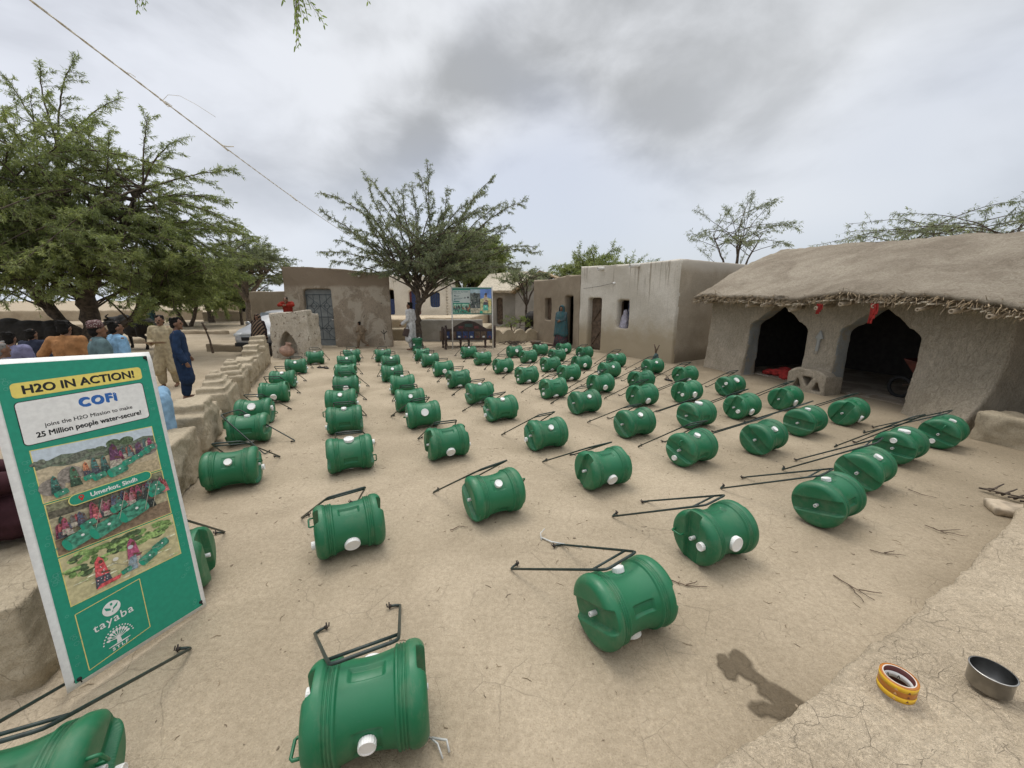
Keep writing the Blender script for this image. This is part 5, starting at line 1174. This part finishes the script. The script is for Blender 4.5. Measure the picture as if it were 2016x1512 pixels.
# loose white plastic strip tied at a handle
bm=bmesh.new(); A_=[(*gp(1066,1066),.012),(*gp(1064,1056),.03),(*gp(1072,1050),.04)]; tube(bm,A_,.004,5); tube(bm,[(*gp(1064,1060),.012),(*gp(1085,1070),.015),(*gp(1112,1076),.02)],.006,5); tube(bm,[(*gp(1112,1076),.02),(*gp(1130,1078),.012),(*gp(1146,1082),.012)],.003,5); tag(obj('plastic_strip',tomesh(bm),M['pin'],smooth=True),'clear plastic strip on the ground at the tip of a pull handle','strip')
bm=bmesh.new(); tube(bm,[(*gp(845,1455),.01),(*gp(862,1475),.03),(*gp(872,1497),.01)],.004,5); tube(bm,[(*gp(850,1460),.02),(*gp(880,1468),.03),(*gp(885,1485),.01)],.005,5); tag(obj('plastic_strip',tomesh(bm),M['pin'],smooth=True),'clear plastic strip on the ground right of the large front barrel','strip')
# pebbles and litter
rs=random.Random(16); bm=bmesh.new()
for k in range(1500):
    x,y=rs.uniform(-3.5,6),rs.uniform(.7,11)
    if outside(x,y)>-.35: continue
    p=Vector((x,y,gz(x,y)+.003)); a=rs.uniform(0,2*PI); l=rs.choice([.012,.02,.03,.05]); d=Vector((math.cos(a)*l,math.sin(a)*l,0)); tube(bm,[p,p+d*.5+Vector((-d.y,d.x,0))*rs.uniform(-.3,.3),p+d],[.0012,.0016,.0008],4)
tag(obj('straw_litter',tomesh(bm),plain('dry_litter',(.17,.125,.075),.9,.6,4,obj=False)),'scattered bits of straw and dry leaf stalks on the courtyard mud','litter',kind='stuff')
rs=random.Random(15); bm=bmesh.new()
for k in range(900):
    x,y=rs.uniform(-4,6),rs.uniform(.8,12)
    if outside(x,y)>-.3: continue
    r_=rs.choice([.003,.004,.005,.007,.010]); ell(bm,(x,y,.003+gz(x,y)),(r_*rs.uniform(.7,1.5),r_*rs.uniform(.7,1.5),r_*.6),None,5)
tag(obj('pebbles',tomesh(bm),plain('pebble',(.30,.24,.17),.9,.5,3,obj=False)),'scattered tiny pebbles and crumbs on the courtyard mud','pebbles',kind='stuff')
# ---------------------------------------------------------------- printed banner
INK={}
def ink(c,var=.06,s=40):
    if var>.2: g_=sum(c)/3; c=[min(.8,(x*.78+g_*.22)*1.35+.012) for x in c]
    k=(tuple(round(x,3) for x in c),var,s)
    if k not in INK: INK[k]=plain('print_ink',c,.42,var,s,spec=.4)
    return INK[k]
class Art:
    """flat printed shapes stacked a few tenths of a millimetre apart, one mesh"""
    def __init__(s,z0=.0,dz=.00003): s.bm=bmesh.new(); s.z=z0; s.dz=dz; s.m=[]
    def mi(s,mat):
        if mat not in s.m: s.m.append(mat)
        return s.m.index(mat)
    def poly(s,pts,mat,up=True):
        s.z+=s.dz*up
        try: f=s.bm.faces.new([s.bm.verts.new((x,y,s.z)) for x,y in pts]); f.material_index=s.mi(mat)
        except ValueError: pass
    def ellipse(s,x,y,rx_,ry_,mat,a=0,n=14):
        c,q=math.cos(a),math.sin(a); s.poly([(x+rx_*math.cos(t)*c-ry_*math.sin(t)*q,y+rx_*math.cos(t)*q+ry_*math.sin(t)*c) for t in [2*PI*k/n for k in range(n)]],mat)
    def line(s,pts,w_,mat):
        for (x0,y0),(x1,y1) in zip(pts,pts[1:]):
            d=math.hypot(x1-x0,y1-y0) or 1e-6; nx_,ny_=-(y1-y0)/d*w_/2,(x1-x0)/d*w_/2; s.poly([(x0+nx_,y0+ny_),(x0-nx_,y0-ny_),(x1-nx_,y1-ny_),(x1+nx_,y1+ny_)],mat,(x0,y0)==pts[0])
    def ring(s,x,y,r,w_,mat,n=18): s.line([(x+r*math.cos(2*PI*k/n),y+r*math.sin(2*PI*k/n)) for k in range(n+1)],w_,mat)
    def text(s,st,x,y,size,mat,bold=0.0,ang=0.0,align='LEFT',sx=1.0,space=1.0):
        for dx,dy in (((0,0),) if not bold else ((-bold,0),(bold,0),(0,bold),(0,-bold),(-bold,bold),(bold,-bold))):
            s.z+=s.dz*.4; me=text(st,size,0.0,0.0,align,space=space); me.transform(Matrix.Translation((x+dx,y+dy,s.z))@Matrix.Rotation(ang,4,'Z')@Matrix.Diagonal((sx,1,1,1)))
            n=len(s.bm.faces); s.bm.from_mesh(me); bpy.data.meshes.remove(me); s.bm.faces.ensure_lookup_table(); k=s.mi(mat)
            for f in list(s.bm.faces)[n:]: f.material_index=k
    def make(s,name,parent):
        me=bpy.data.meshes.new(name)
        for f in s.bm.faces:
            if f.normal.z<0: f.normal_flip()
        s.bm.normal_update()
        for f in s.bm.faces:
            if f.normal.z<0: f.normal_flip()
        s.bm.to_mesh(me); s.bm.free(); o=bpy.data.objects.new(name,me); link(o,parent)
        for m_ in s.m: me.materials.append(m_)
        return o
WHT=ink((.78,.78,.76)); GRN=ink((.018,.285,.185)); GRN2=ink((.09,.38,.28)); YEL=ink((.80,.66,.16)); BLK=ink((.012,.014,.014)); BLU=ink((.025,.13,.42)); RED=ink((.50,.03,.03)); PALE=ink((.70,.62,.22))
S_=.982; U_=Vector((.33033672,.9418358,-.06183016)); V_=Vector((-.12326438,.10799439,.98648016)); N_=U_.cross(V_).normalized(); O_=Vector((-2.0871*S_,1.4615*S_,.0526))
bn=empty('standing_banner',(0,0,0),0,'tall green standing banner with yellow title plate leaning back at the left','banner')
bn.matrix_basis=Matrix(((U_.x*S_,V_.x*S_,N_.x*S_,O_.x),(U_.y*S_,V_.y*S_,N_.y*S_,O_.y),(U_.z*S_,V_.z*S_,N_.z*S_,O_.z),(0,0,0,1)))
BW,BH=.612,1.578
V=[];F=[]
for j in range(33):
    for i in range(13):
        x=BW*i/12;y=BH*j/32; V.append((x,y,-.005+.0035*math.sin(y*4+1)*(abs(x/BW-.5)*2)**4 - (.012*((j-31))if j>31 else 0)))
for j in range(32):
    for i in range(12): F.append((j*13+i,j*13+i+1,(j+1)*13+i+1,(j+1)*13+i))
me=bpy.data.meshes.new('vinyl'); me.from_pydata(V,[],F); obj('vinyl_sheet',evalmesh(me,[('SOLIDIFY',{'thickness':.0015,'offset':-1})]),WHT,bn,True)
a=Art(.0); a.poly(rect(.030,.590,.022,1.555),GRN)
rb=random.Random(5)
for k in range(64):
    x=rb.choice([rb.uniform(.045,.065),rb.uniform(.550,.566),rb.uniform(.06,.55)]); y=rb.uniform(.04,1.52)
    if .075<x<.54 and not(1.17<y<1.195 or y>1.52 or (x>.36 and .05<y<.36)): continue
    r_=rb.uniform(.005,.009); a.ring(x,y,r_,.0016,GRN2,12)
    if rb.random()<.6: a.ring(x+r_*1.5,y+r_*.6,r_*.6,.0014,GRN2,10)
a.make('green_print',bn)
a=Art(.001); a.poly(rrect(.066,.548,1.412,1.480,.016),YEL); a.text('H2O IN ACTION!',.307,1.4275,.054,BLK,.0020,0,'CENTER',1.0); 
for f in a.bm.verts: f.co.y+=(f.co.x-.3)*.062
a.make('title_plate',bn)
a=Art(.001); a.poly(rrect(.064,.543,1.192,1.395,.017),BLK); a.poly(rrect(.067,.540,1.195,1.392,.015),WHT)
a.text('COFi',.272,1.322,.060,BLU,.0042,0,'LEFT',.98,1.2); a.text('joins the H2O Mission to make',.308,1.262,.0262,BLK,.0005,0,'CENTER'); a.text('25 Million people water-secure!',.308,1.220,.0345,BLK,.0011,0,'CENTER',.90)
for f in a.bm.verts: f.co.y+=(f.co.x-.3)*.062
a.make('white_plate',bn)
def person_ink(a,x,y,h,c,rb):
    a.poly([(x-h*.20,y),(x+h*.22,y),(x+h*.14,y+h*.55),(x+h*.10,y+h*.86),(x,y+h),(x-h*.11,y+h*.84),(x-h*.15,y+h*.5)],ink(c,.45,90)); a.ellipse(x+h*.03,y+h*.80,h*.055,h*.065,ink((.12,.06,.04)))
    c2=rb.choice([[q*.45 for q in c],(.30,.26,.20),(.05,.05,.07),[min(1,q*1.5+.03) for q in c]])
    a.poly([(x-h*.21,y),(x+h*.23,y),(x+h*.17,y+h*.34),(x-h*.17,y+h*.36)],ink(c2,.5,110)); a.poly([(x-h*.02,y+h*.42),(x+h*.20,y+h*.36),(x+h*.21,y+h*.41),(x,y+h*.50)],ink((.14,.07,.05)))
    for q in range(5): a.ellipse(x+h*rb.uniform(-.13,.13),y+h*rb.uniform(.1,.7),h*.018,h*.03,ink([min(.8,v*1.7+.05) for v in c],.3,100),rb.random())
def drum(a,x,y,l,ang=.25):
    c,s=math.cos(ang),math.sin(ang); h=l*.55; x=min(max(x,a.lim[0]+l*.62),a.lim[1]-l*.62) if hasattr(a,'lim') else x
    a.poly([(x+(px*c-py*s),y+(px*s+py*c)) for px,py in rrect(-l/2,l/2,-h/2,h/2,h*.3,4)],ink((.015,.20,.12),.5,60)); a.ellipse(x-l*.40*c,y-l*.40*s,h*.20,h*.46,ink((.02,.30,.19)),ang); a.ellipse(x+l*.1,y+h*.12,l*.055,l*.05,WHT)
def photo(name,x0,x1,y0,y1,kind):
    a=Art(.001); a.lim=(x0,x1); rb=random.Random(kind); W_=x1-x0;Hh=y1-y0
    a.poly(rect(x0-.004,x1+.004,y0-.004,y1+.004),PALE)
    def P(u,v): return (x0+u*W_,y0+v*Hh)
    def band(v0,v1,c,var=.3,s=50,wob=0.0):
        t=[P(u/10,min(1,v1+(rb.uniform(-wob,wob) if 0<u<10 else 0))) for u in range(11)]
        a.poly([P(0,v0),P(1,v0)]+t[::-1],ink(c,var,s))
    if kind==1:
        band(0,1,(.55,.63,.70),.1); band(0,.80,(.10,.13,.085),.5,70,.04); band(0,.62,(.40,.32,.19),.25,60,.03); band(0,.28,(.36,.28,.15),.25,80,.02)
        for u in (.62,.74): a.ellipse(*P(u,.82),.030,.022,ink((.06,.10,.04),.6,90))
        for k in range(26): a.ellipse(*P(rb.uniform(.02,.98),rb.uniform(.60,.78)),rb.uniform(.012,.03),rb.uniform(.006,.012),ink(rb.choice([(.08,.11,.06),(.13,.15,.10),(.10,.11,.08)]),.5,90))
        for u,v in ((.23,.40),(.08,.25),(.92,.55)): a.ellipse(*P(u,v),.045,.040,ink((.20,.17,.14),.4,80))
        for k in range(16): u=rb.uniform(.55,.97); person_ink(a,*P(u,.30+u*.22),rb.uniform(.05,.07),rb.choice([(.30,.08,.05),(.10,.04,.10),(.35,.28,.2),(.25,.02,.10),(.05,.10,.10)]),rb)
        for u,v,h,c in ((.10,.12,.085,(.02,.13,.10)),(.25,.15,.10,(.04,.12,.06)),(.35,.30,.07,(.42,.13,.04)),(.42,.28,.085,(.03,.12,.11)),(.50,.28,.085,(.03,.11,.10)),(.60,.28,.135,(.09,.02,.07))): person_ink(a,*P(u,v),h,c,rb)
        for u,v,l in ((.13,.10,.05),(.36,.26,.045),(.44,.22,.055),(.60,.24,.085),(.71,.36,.055),(.80,.42,.05),(.88,.48,.05),(.95,.55,.05)): drum(a,*P(u,v),l)
    elif kind==2:
        band(0,1,(.34,.29,.16),.3); band(.78,1,(.16,.16,.08),.5,70); band(.72,.86,(.09,.08,.05),.5,60,.03); band(0,.30,(.20,.13,.07),.3,60)
        for k in range(70):
            u=rb.uniform(.03,.99); person_ink(a,*P(u,rb.uniform(.30,.42)+u*.22),rb.uniform(.06,.085),rb.choice([(.30,.04,.05),(.25,.03,.08),(.05,.12,.10),(.06,.07,.12),(.03,.08,.05),(.28,.10,.12),(.10,.09,.08)]),rb)
        for u,v,h in ((.80,.30,.12),(.72,.32,.10)): person_ink(a,*P(u,v),h,(.02,.035,.03),rb)
        for u,v,l in ((.96,.62,.08),(.88,.74,.06),(.12,.22,.12),(.38,.24,.125),(.64,.36,.13),(.25,.42,.06),(.52,.55,.07)): drum(a,*P(u,v),l,.3)
        for u in (.30,.50,.74,.82): a.line([P(u,.30),P(u+.10,.82)],.0025,ink((.40,.38,.30)))
    else:
        band(0,1,(.55,.49,.28),.2,40); 
        for k in range(90):
            u=rb.random(); v=rb.uniform(.70,1.0)-.28*(1-u)*rb.random(); a.ellipse(*P(min(.94,max(.06,u)),min(.95,v)),rb.uniform(.012,.035),rb.uniform(.006,.014),ink(rb.choice([(.08,.16,.03),(.14,.26,.05),(.22,.36,.08),(.05,.09,.03)]),.5,80))
        for k in range(30): a.ellipse(*P(rb.uniform(.05,.95),rb.uniform(.05,.55)),rb.uniform(.01,.03),rb.uniform(.002,.005),ink(rb.choice([(.30,.34,.12),(.62,.55,.34)]),.4,60))
        person_ink(a,*P(.27,.10),.155,(.55,.03,.04),rb); a.poly([P(.20,.08),P(.40,.10),P(.42,.18),P(.24,.16)],ink((.55,.03,.04),.5,80))
        for q in range(14): a.ellipse(*P(.21+.10*rb.random(),.18+.42*rb.random()),.002,.002,WHT)
        person_ink(a,*P(.56,.16),.165,(.30,.03,.10),rb); a.ellipse(*P(.545,.66),.012,.010,ink((.55,.55,.60)))
        a.poly([P(.47,.14),P(.57,.14),P(.58,.45),P(.52,.44)],ink((.16,.22,.26),.5,90))
        drum(a,*P(.68,.27),.085,.4); drum(a,*P(.82,.42),.08,.35); drum(a,*P(.47,.20),.045)
        a.line([P(.36,.50),P(.50,.28),P(.66,.26)],.0025,ink((.30,.28,.22))); a.line([P(.60,.46),P(.80,.40)],.0025,ink((.30,.28,.22)))
        a.ellipse(*P(.40,.54),.012,.010,ink((.70,.68,.60)))
    a.make(name,bn)
photo('photo_print',.078,.537,.905,1.152,1); photo('photo_print',.080,.538,.640,.892,2); photo('photo_print',.080,.540,.388,.626,3)
a=Art(.010); a.poly(rrect(.150,.486,.856,.912,.0275,6),PALE); a.poly(rrect(.154,.482,.860,.908,.0238,6),GRN); a.text('Umerkot, Sindh',.325,.874,.030,WHT,.0009,0,'CENTER')
a.ellipse(.197,.890,.0105,.0105,RED); a.poly([(.1875,.886),(.2065,.886),(.197,.868)],RED); a.ellipse(.197,.890,.0045,.0045,GRN)
for f in a.bm.verts: f.co.y+=(f.co.x-.3)*.05
a.make('place_name_plate',bn)
a=Art(.001)
for q in ([(.083,.052),(.083,.345)],[(.083,.345),(.338,.352)],[(.338,.352),(.335,.072)],[(.335,.072),(.083,.052)]): a.line(q,.0038,PALE)
a.ellipse(.208,.282,.036,.036,WHT,0,28); a.poly([(.205,.262),(.211,.262),(.213,.281),(.236,.298),(.230,.281),(.213,.272)],GRN); a.poly([(.205,.272),(.186,.281),(.182,.300),(.203,.284)],GRN); a.ellipse(.210,.302,.005,.007,GRN)
a.text('tayaba',.208,.208,.056,WHT,.0004,.0,'CENTER',1.0,1.12)
a.poly([(.198,.098),(.218,.098),(.214,.128),(.202,.128)],WHT)
for k in range(9):
    t=R(15+150*k/8); a.line([(.208,.118),(.208+.036*math.cos(t),.118+.040*math.sin(t))],.0032,WHT); a.ellipse(.208+.040*math.cos(t),.118+.045*math.sin(t),.0085,.006,WHT,t)
for k in range(15):
    t=R(8+164*k/14); a.ellipse(.208+.060*math.cos(t),.112+.066*math.sin(t),.0032,.0038,WHT)
a.ellipse(.208,.094,.046,.0035,WHT); a.text('STLF',.208,.070,.022,WHT,.0007,0,'CENTER',1.2,1.3)
for f in a.bm.verts: f.co.y+=(f.co.x-.2)*.05
a.make('logo_panel',bn)
for x,y in ((.045,.035),(.585,.045),(.580,1.545),(.035,1.545)):
    bm=bmesh.new(); lathe(bm,[(0,.009),(.006,.008),(.009,.003),(.010,.001)],12,Matrix.Translation((x,y,0))); tube(bm,[(x,y,.006),(x+.004,y-.018,.006)],.003,6); obj('corner_clip',tomesh(bm),M['black'],bn,True)
bm=bmesh.new()
for p,q in (((.03,.03),(.575,1.54)),((.58,.04),(.04,1.54))): tube(bm,[(p[0],p[1],-.006),((p[0]+q[0])/2,(p[1]+q[1])/2,-.05),(q[0],q[1],-.006)],.006,6)
tube(bm,[(.305,.79,-.05),(.30,.06,-.42)],.008,6); obj('support_rods',tomesh(bm),M['black'],bn,True)
# ---------------------------------------------------------------- project sign at the back of the courtyard
sg=building('project_sign',(-2.24,14.62),(-.72,14.62),'sign board on two white poles with photo panels behind the barrels','sign')
for x,t in ((.02,-.03),(1.50,.02)):
    bm=bmesh.new(); tube(bm,[(x+t,-.1,0),(x,2.30,0)],.024,10); obj('pole',tomesh(bm),M['pipe'],sg,True)
bm=bmesh.new(); box(bm,.0,1.52,1.30,2.26,-.035,-.026); obj('board',tomesh(bm),M['metalgrey'],sg)
bm=bmesh.new()
for q in ((.0,1.52,2.24,2.275),(.0,1.52,1.29,1.32)): box(bm,q[0],q[1],q[2],q[3],-.024,-.008)
for q in ((.0,.03,1.32,2.24),(1.49,1.52,1.32,2.24)): box(bm,q[0],q[1],q[2],q[3],-.024,-.008)
obj('board_frame',tomesh(bm),ink((.32,.46,.40)),sg)
a=Art(-.022,.0002); a.poly(rect(.03,1.49,1.32,2.24),ink((.03,.25,.19))); a.poly(rect(.05,.70,1.72,2.17),ink((.52,.58,.56))); a.text('H2O IN ACTION',.08,2.09,.072,ink((.10,.20,.20)),.002,0,'LEFT',1.0)
for i,(l,y) in enumerate(((.26,2.05),(.22,1.97),(.18,1.945),(.40,1.89),(.30,1.87),(.24,1.83))): a.poly(rect(.09,.09+l,y-.008,y+.006),ink((.20,.27,.27)))
a.ellipse(.13,1.98,.025,.02,ink((.05,.08,.09))); a.ellipse(.12,1.83,.02,.025,ink((.05,.15,.20))); a.ellipse(.50,1.90,.02,.035,ink((.05,.06,.06))); a.ellipse(.61,1.91,.035,.035,ink((.06,.07,.07)))
a.poly(rrect(.07,.30,1.745,1.785,.018),ink((.05,.20,.18))); a.poly(rect(.05,.70,1.36,1.68),ink((.20,.40,.28),.6,16)); rb=random.Random(2)
for k in range(34): person_ink(a,rb.uniform(.08,.67),rb.uniform(1.37,1.50),rb.uniform(.10,.17),rb.choice([(.03,.12,.10),(.30,.12,.05),(.04,.20,.12),(.03,.04,.05),(.40,.34,.25),(.02,.18,.12)]),rb)
for k in range(8): drum(a,rb.uniform(.12,.62),rb.uniform(1.38,1.46),.09)
a.poly(rect(.71,1.07,1.40,2.20),ink((.07,.085,.08),.7,14)); a.poly(rect(.71,1.07,2.06,2.20),ink((.40,.52,.58),.2,8)); a.poly(rect(.71,1.07,1.34,1.52),ink((.36,.32,.22),.4,14)); a.poly([(.88,1.55),(.92,1.55),(.91,1.80),(.895,1.80)],ink((.45,.45,.42)))
for k in range(24): a.ellipse(.74+.30*rb.random(),1.62+.46*rb.random(),.035,.03,ink(rb.choice([(.03,.045,.04),(.10,.12,.10),(.05,.07,.06)]),.6,30))
a.poly(rect(1.07,1.48,1.34,2.21),ink((.06,.17,.50),.25,5)); a.poly([(1.07,1.34),(1.48,1.34),(1.48,1.86),(1.30,1.92),(1.07,1.86)],ink((.36,.36,.16),.4,12)); a.ellipse(1.40,1.70,.08,.12,ink((.50,.40,.10),.3,20))
person_ink(a,1.27,1.58,.48,(.42,.30,.20),rb); a.ellipse(1.28,2.03,.05,.045,ink((.08,.07,.07))); a.poly([(1.17,1.44),(1.36,1.44),(1.34,1.64),(1.18,1.64)],ink((.03,.36,.26),.4,14)); a.ellipse(1.27,1.57,.02,.02,WHT); a.ellipse(1.10,1.38,.06,.05,ink((.03,.38,.26)))
a.ring(.70,1.74,.045,.012,WHT); a.make('printed_panel',sg)
# ---------------------------------------------------------------- carved bench
bc=building('carved_bench',(-2.66,15.0),(-.68,15.05),'dark carved wooden bed bench with blue painted panels behind the sign','bench')
L=1.98
P=[(0,.70),(L,.70)]+[(L-L*k/40,.735+ (.30*max(0,math.sin(PI*(k-6)/28))**1.1 if 6<k<34 else 0)) for k in range(41)]
part(bc,'arched_crest',evalmesh(tomesh(plate(P,depth=.06)),[('BEVEL',{'width':.006,'segments':2})]),M['darkwood'])
bm=bmesh.new(); box(bm,0,L,.30,.705,-.06,-.005)
for y in (.30,.66): box(bm,-.03,L+.03,y,y+.05,-.07,.02)
part(bc,'panel_board',bm,M['darkwood'])
for k in range(8):
    x=.05+k*.236; bm=bmesh.new(); box(bm,x,x+.19,.37,.63,0,.012); ell(bm,(x+.095,.50,.014),(.055,.055,.014),None,8)
    for q in range(4): ell(bm,(x+.095+.06*math.cos(q*PI/2+PI/4),.50+.08*math.sin(q*PI/2+PI/4),.014),(.018,.03,.010),None,6)
    part(bc,'carved_panel',bm,M['bluepaint'] if k in(0,2,3,4,7) else M['wood'])
    bm=bmesh.new(); box(bm,x+.05,x+.14,.40,.46,.0125,.03); part(bc,'panel_ornament',bm,M['redpaint'] if k%2 else M['pin'])
bm=bmesh.new(); box(bm,.84,1.14,.80,.92,.002,.02); part(bc,'crest_plaque',bm,plain('green_plaque',(.03,.06,.05),.4))
for k in (0,1):
    bm=bmesh.new(); box(bm,.60+k*.60,.78+k*.60,.74,.84,.002,.018); part(bc,'crest_panel',bm,M['redpaint'])
def leg(x,z,h=.80):
    bm=bmesh.new(); lathe(bm,[(.045,0),(.05,.05),(.03,.09),(.042,.14),(.05,.22),(.035,.28),(.055,.34),(.055,h-.06),(.035,h-.03),(.05,h),(.0,h+.03)],14,Matrix.Translation((x,0,z))@Matrix.Rotation(-PI/2,4,'X')); part(bc,'leg',bm,M['darkwood'],True)
for x,z in ((-.02,0),(.16,.55),(.66,.0),(.98,.0),(1.62,0),(1.97,0),(1.97,-.75),(0,-.75)): leg(x,z,.80 if x<.5 or x>1.9 else .34)
bm=bmesh.new(); box(bm,-.05,.0,.32,.70,-.75,.55); part(bc,'side_panel',bm,M['wood'])
bm=bmesh.new(); box(bm,0,L,.34,.37,-.75,-.05); part(bc,'seat',bm,M['wood'])
# ---------------------------------------------------------------- tape roll and cup on the ledge
tp=empty('tape_roll',(1.475,1.199,.362),R(20),'roll of orange and yellow packing tape standing on the pale ledge','tape')
def ringm(r0,r1,z0,z1,n=64):
    bm=bmesh.new(); lathe(bm,[(r0,z0),(r1,z0),(r1,z1),(r0,z1),(r0,z0)],n); bmesh.ops.remove_doubles(bm,verts=bm.verts,dist=1e-6); return bm
amber=plain('amber_tape',(.42,.15,.02),.18,.12,10); yel=plain('yellow_print',(.75,.45,.02),.2,.1,10); core=plain('maroon_core',(.08,.015,.012),.6,.2,10)
H_=.068
obj('tape_winding',tomesh(ringm(.047,.0555,0,H_)),amber,tp,True)
for z0,z1 in ((.002,.022),(.046,.066)): obj('yellow_band',tomesh(ringm(.0555,.0560,z0,z1)),yel,tp,True)
obj('card_core',tomesh(ringm(.0435,.047,.001,H_-.001)),core,tp,True)
bm=ringm(.0425,.0434,.022,.046); cap_=obj('core_label',tomesh(bm),WHT,tp,True)
obj('white_rim',tomesh(ringm(.0445,.0478,H_,H_+.0006)),ink((.62,.55,.48)),tp)
def wrap(st,rad,z,size,mat,a0,inward=False,name='tape_print'):
    me=text(st,size,.0003,.0)
    for v in me.vertices:
        a=a0+(v.co.x/rad)*(-1 if inward else 1); v.co=Vector((rad*math.cos(a),rad*math.sin(a),z+v.co.y))
    return obj(name,me,mat,tp)
for k in range(7):
    bm=bmesh.new(); a0=R(-160+k*38)
    for z in (.031,.010+.002*(k%2),.050): 
        for q in ((-.006,0),(.0,.005)): pass
        A3=[bm.verts.new((.0562*math.cos(a0+dx/.0562),.0562*math.sin(a0+dx/.0562),z+dz)) for dx,dz in ((-.005,-.004),(.005,-.004),(.001,.005),(-.001,.005))]; bm.faces.new(A3)
    obj('tape_print',tomesh(bm),ink((.16,.05,.02)) if k%2 else ink((.60,.35,.15)),tp)
bm=bmesh.new()
for k in range(4):
    a0=R(20+k*45)
    for dx,dz in ((-.004,-.006),(.004,-.006)):
        A3=[bm.verts.new((.0424*math.cos(a0+x/.0424),.0424*math.sin(a0+x/.0424),.031+z)) for x,z in ((dx-.0015,dz),(dx+.0015,dz),(.001,.007),(-.001,.007))]; bm.faces.new(A3)
obj('core_print',tomesh(bm),BLK,tp)
cup=empty('steel_cup',(1.85,1.215,.362),R(10),'round steel cup standing empty on the pale ledge by the right edge','cup')
bm=bmesh.new(); lathe(bm,[(0,.0),(.056,.0),(.060,.004),(.061,.072),(.0635,.0735),(.0635,.0755),(.0595,.0755)],64); obj('cup_wall',tomesh(bm),M['steel'],cup,True)
bm=bmesh.new(); lathe(bm,[(.0594,.0753),(.0585,.07),(.0575,.006),(.05,.003),(0,.003)],64); obj('inner_lining',tomesh(bm),M['steelin'],cup,True)
# small leaf scraps and straw on the ledge
rs=random.Random(31); bm=bmesh.new()
for k in range(160):
    x,y=rs.uniform(.5,3.2),rs.uniform(.3,2.0); p=Vector((x,y,.361)); a=rs.uniform(0,2*PI); l=rs.uniform(.006,.022); tube(bm,[p,p+Vector((math.cos(a)*l,math.sin(a)*l,.001))],.0008,4)
# removed below where it would float past the ledge edge
for v in list(bm.verts):
    pass
bm.free()
sc.render.film_transparent=False
